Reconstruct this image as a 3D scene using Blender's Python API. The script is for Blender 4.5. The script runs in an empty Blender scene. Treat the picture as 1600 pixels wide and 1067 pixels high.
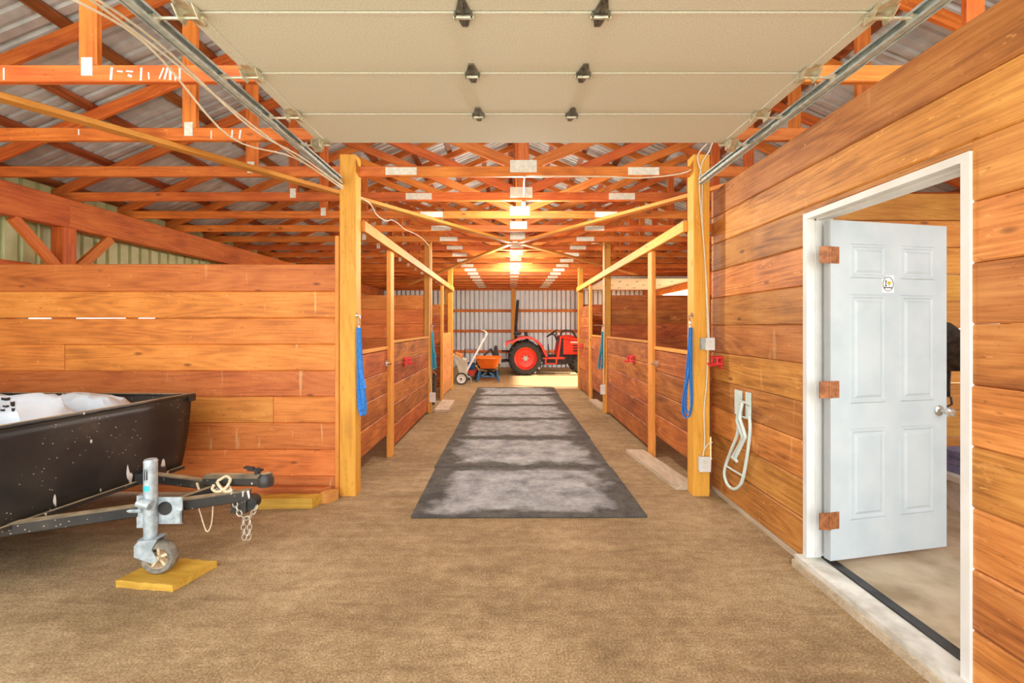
import bpy, bmesh, math, random
from mathutils import Vector, Matrix, noise
random.seed(7)
S = bpy.context.scene
C = S.collection
R = math.radians

# ------------------------------------------------------------------ camera, sky, sun, exposure
F, VX, VY, H = 700.0, 797.0, 510.0, 1.5          # focal length in pixels, vanishing point, eye height
cam = bpy.data.cameras.new('camera'); co = bpy.data.objects.new('camera', cam); C.objects.link(co)
co.location = (0, 0, H); co.rotation_euler = (R(90), 0, 0)
cam.sensor_width = 36; cam.lens = 36 * F / 1600
cam.shift_x = (800 - VX) / 1600; cam.shift_y = -(533.5 - VY) / 1600
cam.clip_start = .05
S.camera = co
w = bpy.data.worlds.new('sky'); S.world = w; w.use_nodes = True
w.node_tree.nodes['Background'].inputs[0].default_value = (.93, .97, 1, 1)
w.node_tree.nodes['Background'].inputs[1].default_value = 3.0
sun = bpy.data.lights.new('sun', 'SUN'); sun.energy = 15; sun.angle = R(1.5); sun.color = (1, .93, .8)
so = bpy.data.objects.new('sun', sun); C.objects.link(so)
so.rotation_euler = Vector((1, .04, .5)).to_track_quat('Z', 'Y').to_euler()
S.view_settings.view_transform = 'Standard'; S.view_settings.look = 'None'
S.view_settings.exposure = 0.55; S.view_settings.gamma = 1

def P(px, py, Y): return Vector(((px - VX) * Y / F, Y, H - (py - VY) * Y / F))
def WX(px, py, X): Y = X * F / (px - VX); return Vector((X, Y, H - (py - VY) * Y / F))

# ------------------------------------------------------------------ materials
M = {}
def newmat(name, rough=.6, metal=0.0, col=(.5, .5, .5)):
    m = bpy.data.materials.new(name); m.use_nodes = True
    b = m.node_tree.nodes['Principled BSDF']
    b.inputs['Base Color'].default_value = (*col, 1); b.inputs['Roughness'].default_value = rough
    b.inputs['Metallic'].default_value = metal
    M[name] = m
    return m, m.node_tree.nodes, m.node_tree.links, b
def N(nt, t, **kw):
    n = nt.new(t)
    for k, v in kw.items(): setattr(n, k, v)
    return n
def ramp(nt, pts):
    r = nt.new('ShaderNodeValToRGB'); e = r.color_ramp.elements
    while len(e) < len(pts): e.new(.5)
    for i, (p, c) in enumerate(pts):
        e[i].position = p; e[i].color = (*c, 1) if len(c) == 3 else c
    return r
def mix(nt, ln, fac, a, b, mode='MIX'):
    n = nt.new('ShaderNodeMix'); n.data_type = 'RGBA'; n.blend_type = mode
    for s, v in ((0, fac), (6, a), (7, b)):
        if hasattr(v, 'is_output'): ln.new(v, n.inputs[s])
        elif isinstance(v, (int, float)): n.inputs[s].default_value = v
        else: n.inputs[s].default_value = (*v, 1)
    return n.outputs[2]
def mth(nt, ln, op, a, b=None):
    n = nt.new('ShaderNodeMath'); n.operation = op
    for i, v in enumerate((a, b)):
        if v is None: continue
        if hasattr(v, 'is_output'): ln.new(v, n.inputs[i])
        else: n.inputs[i].default_value = v
    return n.outputs[0]

def wood(name, light, mid, dark, contrast=1.0, rough=.62, streak=0.0, worn=0.0):
    m, nt, ln, b = newmat(name, rough)
    tc = N(nt, 'ShaderNodeTexCoord'); oi = N(nt, 'ShaderNodeObjectInfo')
    off = N(nt, 'ShaderNodeVectorMath', operation='SCALE'); off.inputs[0].default_value = (37, 91, 53)
    ln.new(oi.outputs['Random'], off.inputs['Scale'])
    add = N(nt, 'ShaderNodeVectorMath', operation='ADD'); ln.new(tc.outputs['Object'], add.inputs[0]); ln.new(off.outputs[0], add.inputs[1])
    def nz(sc, scale, detail, dist=0, rough_=.55):
        mp = N(nt, 'ShaderNodeMapping'); mp.inputs['Scale'].default_value = sc; ln.new(add.outputs[0], mp.inputs[0])
        n = N(nt, 'ShaderNodeTexNoise'); n.inputs['Scale'].default_value = scale; n.inputs['Detail'].default_value = detail
        n.inputs['Distortion'].default_value = dist; n.inputs['Roughness'].default_value = rough_; ln.new(mp.outputs[0], n.inputs['Vector'])
        return n.outputs['Fac']
    blot = nz((1, 2.2, 2.2), 2.1, 5)
    grain = nz((1.1, 22, 22), 1.6, 6, .7)
    fine = nz((4, 120, 120), 1.0, 3)
    mp = N(nt, 'ShaderNodeMapping'); mp.inputs['Scale'].default_value = (.4, 3.4, 3.4); ln.new(add.outputs[0], mp.inputs[0])
    wv = N(nt, 'ShaderNodeTexNoise'); wv.inputs['Scale'].default_value = 1.25; wv.inputs['Detail'].default_value = 1; ln.new(mp.outputs[0], wv.inputs['Vector'])
    rings = mth(nt, ln, 'SINE', mth(nt, ln, 'MULTIPLY', wv.outputs['Fac'], 95.0))
    g = mth(nt, ln, 'ADD', mth(nt, ln, 'MULTIPLY', blot, .5 * contrast), mth(nt, ln, 'MULTIPLY', grain, .3 * contrast))
    g = mth(nt, ln, 'ADD', g, mth(nt, ln, 'MULTIPLY', fine, .3 * contrast))
    g = mth(nt, ln, 'ADD', g, mth(nt, ln, 'MULTIPLY', rings, .035 * contrast))
    g = mth(nt, ln, 'ADD', g, .5 - .55 * contrast)
    r = ramp(nt, [(.28, dark), (.5, mid), (.72, light)]); ln.new(g, r.inputs[0])
    col = r.outputs[0]
    # knots
    mp = N(nt, 'ShaderNodeMapping'); mp.inputs['Scale'].default_value = (2.1, 5.5, 5.5); ln.new(add.outputs[0], mp.inputs[0])
    vo = N(nt, 'ShaderNodeTexVoronoi'); vo.inputs['Scale'].default_value = 1; ln.new(mp.outputs[0], vo.inputs['Vector'])
    kr = ramp(nt, [(.045, (1, 1, 1)), (.1, (0, 0, 0))]); ln.new(vo.outputs['Distance'], kr.inputs[0])
    col = mix(nt, ln, mth(nt, ln, 'MULTIPLY', kr.outputs[0], .75), col, tuple(c * .45 for c in dark))
    fk = nz((9, 26, 26), 1.7, 2)
    fr = ramp(nt, [(.7, (0, 0, 0)), (.74, (1, 1, 1))]); ln.new(fk, fr.inputs[0])
    col = mix(nt, ln, mth(nt, ln, 'MULTIPLY', fr.outputs[0], .5), col, tuple(min(1, c * 1.15 + .06) for c in light))
    fk = nz((16, 60, 60), 1.3, 3)
    fr = ramp(nt, [(.27, (1, 1, 1)), (.36, (0, 0, 0))]); ln.new(fk, fr.inputs[0])
    col = mix(nt, ln, mth(nt, ln, 'MULTIPLY', fr.outputs[0], .55), col, tuple(c * .6 for c in dark))
    if streak:      # pale drips of old sealant
        mp = N(nt, 'ShaderNodeMapping'); mp.inputs['Scale'].default_value = (11, 1.2, 1.2); ln.new(add.outputs[0], mp.inputs[0])
        st = N(nt, 'ShaderNodeTexNoise'); st.inputs['Scale'].default_value = 1.3; st.inputs['Detail'].default_value = 3; ln.new(mp.outputs[0], st.inputs['Vector'])
        sr = ramp(nt, [(.675, (0, 0, 0)), (.73, (1, 1, 1))]); ln.new(st.outputs['Fac'], sr.inputs[0])
        col = mix(nt, ln, mth(nt, ln, 'MULTIPLY', sr.outputs[0], streak), col, (.9, .55, .24))
    if worn:        # bare scuffed patches where the stain has rubbed off
        wn = nz((1.2, 2.6, 2.6), 2.7, 8, .4, .72)
        wr = ramp(nt, [(.6, (0, 0, 0)), (.66, (1, 1, 1))]); ln.new(wn, wr.inputs[0])
        col = mix(nt, ln, mth(nt, ln, 'MULTIPLY', wr.outputs[0], worn), col, tuple(min(1, c * 1.3 + .05) for c in light))
    hs = N(nt, 'ShaderNodeHueSaturation'); ln.new(col, hs.inputs['Color'])
    ln.new(mth(nt, ln, 'ADD', mth(nt, ln, 'MULTIPLY', oi.outputs['Random'], .34), .83), hs.inputs['Value'])
    ln.new(mth(nt, ln, 'ADD', mth(nt, ln, 'MULTIPLY', mth(nt, ln, 'FRACT', mth(nt, ln, 'MULTIPLY', oi.outputs['Random'], 17.3)), .016), .492), hs.inputs['Hue'])
    ln.new(hs.outputs[0], b.inputs['Base Color'])
    bp = N(nt, 'ShaderNodeBump'); bp.inputs['Strength'].default_value = .25; bp.inputs['Distance'].default_value = .004
    ln.new(mth(nt, ln, 'ADD', fine, grain), bp.inputs['Height']); ln.new(bp.outputs[0], b.inputs['Normal'])
    return m
wood('board_wood', (.84, .31, .07), (.68, .205, .036), (.36, .085, .013), 1.05, streak=.6)
wood('tack_wood', (.76, .35, .09), (.55, .21, .042), (.23, .07, .012), 1.2, streak=.3, worn=.25)
wood('stall_wood', (.66, .23, .05), (.43, .115, .021), (.17, .035, .006), 1.2, worn=.5)
wood('stall_wood_pale', (.82, .42, .15), (.72, .31, .085), (.5, .18, .04), .8)
wood('truss_wood', (.8, .26, .04), (.62, .155, .019), (.32, .06, .007), 1.05)
wood('purlin_wood', (.42, .12, .025), (.26, .065, .012), (.1, .022, .004), 1.2)
wood('post_wood', (.84, .44, .08), (.72, .325, .04), (.48, .175, .016), .8)
wood('brace_wood', (.86, .43, .1), (.76, .32, .05), (.5, .17, .02), .75)
wood('timber_yellow', (.8, .5, .1), (.62, .34, .04), (.38, .18, .02), .9)
wood('grey_plank', (.7, .6, .45), (.52, .42, .3), (.3, .22, .14), .9)
wood('tack_inner', (.82, .42, .1), (.62, .26, .045), (.36, .12, .02), .9)

def speckle(name, a, b_, scale=60, rough=.5, metal=0.0, detail=4, bump=0.0, lo=.35, hi=.65):
    m, nt, ln, b = newmat(name, rough, metal)
    tc = N(nt, 'ShaderNodeTexCoord')
    n = N(nt, 'ShaderNodeTexNoise'); n.inputs['Scale'].default_value = scale; n.inputs['Detail'].default_value = detail
    ln.new(tc.outputs['Object'], n.inputs['Vector'])
    r = ramp(nt, [(lo, a), (hi, b_)]); ln.new(n.outputs['Fac'], r.inputs[0]); ln.new(r.outputs[0], b.inputs['Base Color'])
    if bump:
        bp = N(nt, 'ShaderNodeBump'); bp.inputs['Strength'].default_value = .5; bp.inputs['Distance'].default_value = bump
        ln.new(n.outputs['Fac'], bp.inputs['Height']); ln.new(bp.outputs[0], b.inputs['Normal'])
    return m
speckle('overhead_door', (.62, .61, .49), (.74, .73, .6), 140, .85)
speckle('galvanised', (.36, .42, .4), (.55, .6, .55), 25, .5, .2)
speckle('zinc_white', (.33, .39, .41), (.52, .58, .6), 30, .4, .25)
speckle('truss_plate', (.66, .66, .55), (.82, .8, .68), 30, .5)
speckle('roof_steel', (.4, .41, .4), (.56, .57, .56), 6, .55, .1)
speckle('wall_steel_white', (.8, .83, .86), (.87, .88, .88), 3, .42)
speckle('wall_steel_sage', (.42, .45, .2), (.53, .55, .28), 4, .45)
speckle('white_paint', (.72, .72, .68), (.8, .8, .77), 6, .45)
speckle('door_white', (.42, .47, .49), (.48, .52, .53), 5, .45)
speckle('sill_paint', (.5, .47, .4), (.76, .74, .67), 9, .6)
speckle('black_rubber', (.02, .02, .02), (.06, .055, .05), 20, .75)
speckle('dusty_rubber', (.1, .09, .07), (.36, .31, .24), 14, .9)
speckle('black_metal', (.012, .012, .012), (.05, .05, .05), 10, .4, .2)
speckle('red_paint', (.72, .035, .015), (.82, .055, .02), 4, .35)
speckle('red_plastic', (.75, .02, .03), (.85, .05, .06), 10, .4)
speckle('orange_plastic', (.9, .17, .01), (.95, .22, .02), 6, .4)
speckle('blue_metal', (.02, .13, .32), (.05, .22, .45), 12, .45)
speckle('blue_web', (.015, .19, .62), (.06, .3, .8), 90, .7)
speckle('teal_web', (.01, .26, .42), (.03, .4, .6), 90, .7)
speckle('rust_hinge', (.2, .06, .015), (.4, .15, .05), 30, .5, .3)
speckle('rack_tube', (.62, .78, .72), (.74, .85, .8), 10, .4)
speckle('cable_white', (.75, .68, .5), (.86, .8, .64), 20, .5)
speckle('chrome', (.55, .53, .48), (.8, .78, .72), 20, .22, .9)
speckle('hinge_steel', (.13, .125, .1), (.26, .25, .2), 40, .35, .7)
speckle('hinge_pin', (.5, .48, .34), (.75, .73, .58), 40, .3, .6)
speckle('bag_white', (.68, .78, .86), (.8, .87, .92), 5, .55)
speckle('cream_plastic', (.66, .62, .5), (.8, .76, .64), 8, .5)
speckle('concrete', (.34, .25, .15), (.6, .48, .33), 3.5, .85, 0, 9, .003)
speckle('chain_steel', (.42, .36, .28), (.7, .64, .54), 60, .4, .5)
speckle('rope_tan', (.6, .46, .28), (.78, .64, .42), 80, .8)
speckle('blanket_blue', (.16, .17, .33), (.25, .26, .45), 20, .9)
newmat('ink_black', .6, 0, (.015, .015, .015)); newmat('gold_print', .5, 0, (.5, .36, .03)); newmat('sticker', .4, 0, (.85, .85, .8))
newmat('teal_print', .5, 0, (.05, .5, .55))
def emit(name, col, st):
    m, nt, ln, b = newmat(name, .3, 0, col)
    b.inputs['Emission Color'].default_value = (*col, 1); b.inputs['Emission Strength'].default_value = st
emit('bulb_cool', (.93, .96, 1), 60); emit('bulb_warm', (1, .85, .55), 40)

def dirt(name):
    m, nt, ln, b = newmat(name, .95)
    tc = N(nt, 'ShaderNodeTexCoord')
    def nz(scale, detail, sc=(1, 1, 1), dist=0, rot=0):
        mp = N(nt, 'ShaderNodeMapping'); mp.inputs['Scale'].default_value = sc; mp.inputs['Rotation'].default_value = (0, 0, rot); ln.new(tc.outputs['Object'], mp.inputs[0])
        n = N(nt, 'ShaderNodeTexNoise'); n.inputs['Scale'].default_value = scale; n.inputs['Detail'].default_value = detail; n.inputs['Distortion'].default_value = dist
        n.inputs['Roughness'].default_value = .62
        ln.new(mp.outputs[0], n.inputs['Vector']); return n.outputs['Fac']
    big = nz(.9, 5); mid = nz(13, 9); fine = nz(95, 4); rake = nz(2.2, 7, (1, 5, 1), .8, -.35)
    g = mth(nt, ln, 'ADD', mth(nt, ln, 'MULTIPLY', big, .34), mth(nt, ln, 'MULTIPLY', mid, .2))
    g = mth(nt, ln, 'ADD', g, mth(nt, ln, 'MULTIPLY', fine, .5)); g = mth(nt, ln, 'ADD', g, mth(nt, ln, 'MULTIPLY', rake, .21))
    r = ramp(nt, [(.42, (.08, .047, .02)), (.6, (.285, .185, .085)), (.78, (.58, .43, .24))]); ln.new(g, r.inputs[0])
    # pebbles and flecks of straw
    vo = N(nt, 'ShaderNodeTexVoronoi'); vo.inputs['Scale'].default_value = 42; ln.new(tc.outputs['Object'], vo.inputs['Vector'])
    vr = ramp(nt, [(.06, (1, 1, 1)), (.11, (0, 0, 0))]); ln.new(vo.outputs['Distance'], vr.inputs[0])
    sel = mth(nt, ln, 'GREATER_THAN', nz(11, 2), .56)
    col = mix(nt, ln, mth(nt, ln, 'MULTIPLY', mth(nt, ln, 'MULTIPLY', vr.outputs[0], sel), .6), r.outputs[0], (.5, .42, .3))
    # straw strewn over the equipment bay
    sp = N(nt, 'ShaderNodeSeparateXYZ'); ln.new(tc.outputs['Object'], sp.inputs[0])
    yy = mth(nt, ln, 'ADD', sp.outputs[1], mth(nt, ln, 'MULTIPLY', nz(2.5, 4), 1.2))
    sr = N(nt, 'ShaderNodeMapRange'); ln.new(yy, sr.inputs[0]); sr.inputs[1].default_value = 11.4; sr.inputs[2].default_value = 12.2
    straw = ramp(nt, [(.4, (.3, .17, .06)), (.62, (.62, .43, .2))]); ln.new(nz(26, 6, (1, .5, 1)), straw.inputs[0])
    col = mix(nt, ln, sr.outputs[0], col, straw.outputs[0])
    ln.new(col, b.inputs['Base Color'])
    bp = N(nt, 'ShaderNodeBump'); bp.inputs['Strength'].default_value = .45; bp.inputs['Distance'].default_value = .012
    hh = mth(nt, ln, 'ADD', mth(nt, ln, 'MULTIPLY', fine, .35), mth(nt, ln, 'ADD', mid, rake))
    ln.new(hh, bp.inputs['Height']); ln.new(bp.outputs[0], b.inputs['Normal'])
dirt('dirt')

def rubber_mat():
    m, nt, ln, b = newmat('mat_rubber', .8)
    tc = N(nt, 'ShaderNodeTexCoord'); oi = N(nt, 'ShaderNodeObjectInfo')
    off = N(nt, 'ShaderNodeVectorMath', operation='SCALE'); off.inputs[0].default_value = (31, 17, 5); ln.new(oi.outputs['Random'], off.inputs['Scale'])
    add = N(nt, 'ShaderNodeVectorMath', operation='ADD'); ln.new(tc.outputs['Object'], add.inputs[0]); ln.new(off.outputs[0], add.inputs[1])
    def nz(s, d, r_=.6):
        n = N(nt, 'ShaderNodeTexNoise'); n.inputs['Scale'].default_value = s; n.inputs['Detail'].default_value = d; n.inputs['Roughness'].default_value = r_
        ln.new(add.outputs[0], n.inputs['Vector']); return n.outputs['Fac']
    sp = N(nt, 'ShaderNodeSeparateXYZ'); ln.new(tc.outputs['Object'], sp.inputs[0])
    ex = mth(nt, ln, 'SUBTRACT', .93, mth(nt, ln, 'ABSOLUTE', sp.outputs[0]))
    ey = mth(nt, ln, 'SUBTRACT', .61, mth(nt, ln, 'ABSOLUTE', sp.outputs[1]))
    e = mth(nt, ln, 'MINIMUM', mth(nt, ln, 'MULTIPLY', ex, .7), mth(nt, ln, 'MULTIPLY', ey, 1.25))
    e = mth(nt, ln, 'ADD', e, mth(nt, ln, 'MULTIPLY', mth(nt, ln, 'SUBTRACT', nz(2.6, 5), .5), .55))
    dr = ramp(nt, [(.1, (0, 0, 0)), (.2, (1, 1, 1))]); ln.new(e, dr.inputs[0])
    d1 = ramp(nt, [(.32, (.13, .135, .14)), (.7, (.5, .51, .51))]); ln.new(nz(5, 10, .72), d1.inputs[0])
    d0 = ramp(nt, [(.35, (.035, .034, .032)), (.7, (.13, .12, .1))]); ln.new(nz(9, 8, .75), d0.inputs[0])
    ln.new(mix(nt, ln, dr.outputs[0], d0.outputs[0], d1.outputs[0]), b.inputs['Base Color'])
    bp = N(nt, 'ShaderNodeBump'); bp.inputs['Strength'].default_value = .2; bp.inputs['Distance'].default_value = .003
    ln.new(nz(60, 3), bp.inputs['Height']); ln.new(bp.outputs[0], b.inputs['Normal'])
rubber_mat()

def trailer_paint():
    m, nt, ln, b = newmat('trailer_black', .42)
    tc = N(nt, 'ShaderNodeTexCoord')
    vo = N(nt, 'ShaderNodeTexVoronoi'); vo.inputs['Scale'].default_value = 34; ln.new(tc.outputs['Object'], vo.inputs['Vector'])
    vr = ramp(nt, [(.09, (1, 1, 1)), (.14, (0, 0, 0))]); ln.new(vo.outputs['Distance'], vr.inputs[0])
    n = N(nt, 'ShaderNodeTexNoise'); n.inputs['Scale'].default_value = 3; n.inputs['Detail'].default_value = 8; ln.new(tc.outputs['Object'], n.inputs['Vector'])
    s = mth(nt, ln, 'GREATER_THAN', n.outputs['Fac'], .47)
    r = ramp(nt, [(.35, (.01, .01, .011)), (.6, (.035, .03, .025)), (.75, (.12, .09, .055))]); ln.new(n.outputs['Fac'], r.inputs[0])
    # long vertical chips of paint
    mp = N(nt, 'ShaderNodeMapping'); mp.inputs['Scale'].default_value = (9, 9, 2.6); ln.new(tc.outputs['Object'], mp.inputs[0])
    n2 = N(nt, 'ShaderNodeTexNoise'); n2.inputs['Scale'].default_value = 1.4; n2.inputs['Detail'].default_value = 2; ln.new(mp.outputs[0], n2.inputs['Vector'])
    c2 = ramp(nt, [(.695, (0, 0, 0)), (.71, (1, 1, 1))]); ln.new(n2.outputs['Fac'], c2.inputs[0])
    col = mix(nt, ln, mth(nt, ln, 'MULTIPLY', vr.outputs[0], mth(nt, ln, 'MULTIPLY', s, .7)), r.outputs[0], (.55, .5, .44))
    col = mix(nt, ln, c2.outputs[0], col, (.75, .72, .68))
    sx = N(nt, 'ShaderNodeSeparateXYZ'); ln.new(tc.outputs['Normal'], sx.inputs[0])      # dust lying on level faces
    du = ramp(nt, [(.6, (0, 0, 0)), (.9, (1, 1, 1))]); ln.new(sx.outputs[2], du.inputs[0])
    n3 = N(nt, 'ShaderNodeTexNoise'); n3.inputs['Scale'].default_value = 9; n3.inputs['Detail'].default_value = 5; ln.new(tc.outputs['Object'], n3.inputs['Vector'])
    dn = ramp(nt, [(.3, (.35, .35, .35)), (.6, (.95, .95, .95))]); ln.new(n3.outputs['Fac'], dn.inputs[0])
    col = mix(nt, ln, mth(nt, ln, 'MULTIPLY', du.outputs[0], dn.outputs[0]), col, (.5, .38, .22))
    ln.new(col, b.inputs['Base Color'])
trailer_paint()

# ------------------------------------------------------------------ object helpers
WM = {}
def put(o, parent, world):
    WM[o.name] = world
    if parent is not None:
        o.parent = parent; o.matrix_basis = WM[parent.name].inverted() @ world
    else: o.matrix_basis = world
    C.objects.link(o); return o
def tag(o, label=None, cat=None, group=None, kind=None):
    for k, v in (('label', label), ('category', cat), ('group', group), ('kind', kind)):
        if v: o[k] = v
    return o
def thing(name, loc, label, cat=None, group=None, kind=None, rot=None):
    o = bpy.data.objects.new(name, None); o.empty_display_size = .1
    wm = Matrix.Translation(Vector(loc))
    if rot: wm = wm @ Matrix.Rotation(rot, 4, 'Z')
    put(o, None, wm); return tag(o, label, cat, group, kind)

class MB:
    def __init__(s): s.v = []; s.f = []
    def add(s, vs, fs):
        n = len(s.v); s.v += [Vector(v) for v in vs]; s.f += [tuple(i + n for i in f) for f in fs]; return s
    def box(s, lo, hi, ch=0.0):
        lo = Vector(lo); hi = Vector(hi); c = (lo + hi) / 2
        return s.obox(c, hi - lo, Matrix.Identity(3), ch)
    def obox(s, c, size, rot, ch=0.0):
        v, f = cbox(*size, ch); c = Vector(c)
        return s.add([c + rot @ Vector(p) for p in v], f)
    def bar(s, a, b, w, t, up=(0, 0, 1), ch=0.0):
        m = frame(a, b, up); v, f = cbox((Vector(b) - Vector(a)).length, t, w, ch)
        return s.add([m @ Vector(p) for p in v], f)
    def cyl(s, a, b, r, r2=None, n=14, caps=True):
        a = Vector(a); b = Vector(b); r2 = r if r2 is None else r2
        d = (b - a).normalized(); u = d.orthogonal().normalized(); q = d.cross(u)
        vs = []
        for c, rr in ((a, r), (b, r2)):
            vs += [c + (u * math.cos(2 * math.pi * i / n) + q * math.sin(2 * math.pi * i / n)) * rr for i in range(n)]
        fs = [(i, (i + 1) % n, n + (i + 1) % n, n + i) for i in range(n)]
        if caps: fs += [tuple(range(n - 1, -1, -1)), tuple(range(n, 2 * n))]
        return s.add(vs, fs)
    def tube(s, pts, r, n=7, closed=False, smooth=0):
        pts = [Vector(p) for p in pts]
        if smooth: pts = spline(pts, smooth, closed)
        L = len(pts); vs = []; prev = None
        for i, p in enumerate(pts):
            a = pts[i - 1] if (i or closed) else p; b = pts[(i + 1) % L] if (i < L - 1 or closed) else p
            d = (b - a).normalized()
            u = d.orthogonal().normalized() if prev is None else (prev - d * prev.dot(d)).normalized()
            prev = u; q = d.cross(u)
            vs += [p + (u * math.cos(2 * math.pi * k / n) + q * math.sin(2 * math.pi * k / n)) * r for k in range(n)]
        fs = []
        for i in range(L if closed else L - 1):
            j = (i + 1) % L
            fs += [(i * n + k, i * n + (k + 1) % n, j * n + (k + 1) % n, j * n + k) for k in range(n)]
        if not closed: fs += [tuple(range(n - 1, -1, -1)), tuple((L - 1) * n + k for k in range(n))]
        return s.add(vs, fs)
    def ribbon(s, pts, wdir, wd, th):
        pts = [Vector(p) for p in pts]; wdir = Vector(wdir).normalized(); vs = []; L = len(pts)
        for i, p in enumerate(pts):
            d = (pts[min(i + 1, L - 1)] - pts[max(i - 1, 0)]).normalized(); nn = d.cross(wdir).normalized()
            vs += [p + wdir * wd / 2 + nn * th / 2, p - wdir * wd / 2 + nn * th / 2, p - wdir * wd / 2 - nn * th / 2, p + wdir * wd / 2 - nn * th / 2]
        fs = [(i * 4 + k, i * 4 + (k + 1) % 4, i * 4 + 4 + (k + 1) % 4, i * 4 + 4 + k) for i in range(L - 1) for k in range(4)]
        fs += [(3, 2, 1, 0), tuple((L - 1) * 4 + k for k in range(4))]
        return s.add(vs, fs)
    def prism(s, poly, vec):
        poly = [Vector(p) for p in poly]; vec = Vector(vec); n = len(poly)
        return s.add(poly + [p + vec for p in poly], [tuple(range(n - 1, -1, -1)), tuple(range(n, 2 * n))] + [(i, (i + 1) % n, n + (i + 1) % n, n + i) for i in range(n)])
    def lathe(s, c, axis, prof, n=24):
        c = Vector(c); d = Vector(axis).normalized(); u = d.orthogonal().normalized(); q = d.cross(u); m = len(prof); vs = []
        for i in range(n):
            a = 2 * math.pi * i / n; e = u * math.cos(a) + q * math.sin(a)
            vs += [c + d * h + e * r for r, h in prof]
        fs = [(i * m + k, i * m + k + 1, ((i + 1) % n) * m + k + 1, ((i + 1) % n) * m + k) for i in range(n) for k in range(m - 1)]
        return s.add(vs, fs)
    def build(s, name, mat, parent=None, origin=None, smooth=False):
        if parent is not None and origin is None: wm = WM[parent.name]
        elif origin is not None: wm = Matrix.Translation(Vector(origin))
        else:
            lo = [min(v[i] for v in s.v) for i in range(3)]; hi = [max(v[i] for v in s.v) for i in range(3)]
            wm = Matrix.Translation(((lo[0] + hi[0]) / 2, (lo[1] + hi[1]) / 2, lo[2]))
        inv = wm.inverted()
        me = bpy.data.meshes.new(name); me.from_pydata([inv @ v for v in s.v], [], s.f); me.update()
        bm = bmesh.new(); bm.from_mesh(me); bmesh.ops.recalc_face_normals(bm, faces=bm.faces); bm.to_mesh(me); bm.free()
        me.materials.append(M[mat])
        if smooth:
            me.polygons.foreach_set('use_smooth', [True] * len(me.polygons)); me.set_sharp_from_angle(angle=R(40))
        return put(bpy.data.objects.new(name, me), parent, wm)

def spline(pts, k, closed=False):
    out = []; L = len(pts)
    for i in range(L if closed else L - 1):
        g = (lambda j: pts[j % L]) if closed else (lambda j: pts[max(0, min(L - 1, j))])
        p0, p1, p2, p3 = g(i - 1), g(i), g(i + 1), g(i + 2)
        for t in range(k):
            t /= k
            out.append(.5 * (2 * p1 + (p2 - p0) * t + (2 * p0 - 5 * p1 + 4 * p2 - p3) * t * t + (3 * p1 - p0 - 3 * p2 + p3) * t ** 3))
    if not closed: out.append(pts[-1])
    return out
def cbox(lx, ly, lz, c=0.0):
    x, y, z = lx / 2, ly / 2, lz / 2
    if c <= 0:
        v = [(sx * x, sy * y, sz * z) for sx in (-1, 1) for sy in (-1, 1) for sz in (-1, 1)]
        return v, [(0, 1, 3, 2), (4, 6, 7, 5), (0, 4, 5, 1), (2, 3, 7, 6), (0, 2, 6, 4), (1, 5, 7, 3)]
    # long edges chamfered: octagon section swept along x
    sec = [(y - c, z), (y, z - c), (y, -z + c), (y - c, -z), (-y + c, -z), (-y, -z + c), (-y, z - c), (-y + c, z)]
    v = [(sx * x, a, b) for sx in (-1, 1) for a, b in sec]
    return v, [tuple(range(7, -1, -1)), tuple(range(8, 16))] + [(i, (i + 1) % 8, 8 + (i + 1) % 8, 8 + i) for i in range(8)]
def frame(a, b, up=(0, 0, 1)):
    a = Vector(a); b = Vector(b); d = (b - a).normalized(); up = Vector(up)
    if abs(d.dot(up)) > .999: up = Vector((0, 1, 0))
    z = (up - d * up.dot(d)).normalized(); y = z.cross(d)
    m = Matrix((d, y, z)).transposed().to_4x4(); m.translation = (a + b) / 2
    return m
PC = {}
def piece(name, a, b, wd, th, mat, parent=None, up=(0, 0, 1), ch=.004):
    """a length of sawn timber from a to b: wd along up, th across"""
    L = (Vector(b) - Vector(a)).length
    key = (round(L, 3), round(wd, 4), round(th, 4), mat, ch)
    if key not in PC:
        v, f = cbox(L, th, wd, ch); me = bpy.data.meshes.new(name); me.from_pydata(v, [], f); me.update(); me.materials.append(M[mat]); PC[key] = me
    return put(bpy.data.objects.new(name, PC[key]), parent, frame(a, b, up))
def copy_tree(o, parent, delta):
    c = o.copy(); C.objects.link(c)
    if parent is None: c.location = o.location + Vector(delta)
    else: c.parent = parent
    for ch in list(o.children): copy_tree(ch, c, delta)
    return c

# ------------------------------------------------------------------ dimensions of the barn (metres)
XC = .12; HALF = 4.85; XL, XR = XC - HALF, XC + HALF          # ridge line, eave beams
ZT = 2.85; CD = .092; PITCH = .417                              # truss underside, chord depth, roof pitch
TS = .784; TY0 = 4.056 - 2 * TS; NT = 18                        # truss spacing, first truss, count
YB = 16.5                                                       # far wall
def chord_z(X): return ZT + CD + PITCH * (HALF - abs(X - XC))   # underside of the top chords
ROOF_UP = .108 + .04                                            # chord and purlin above that

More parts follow.
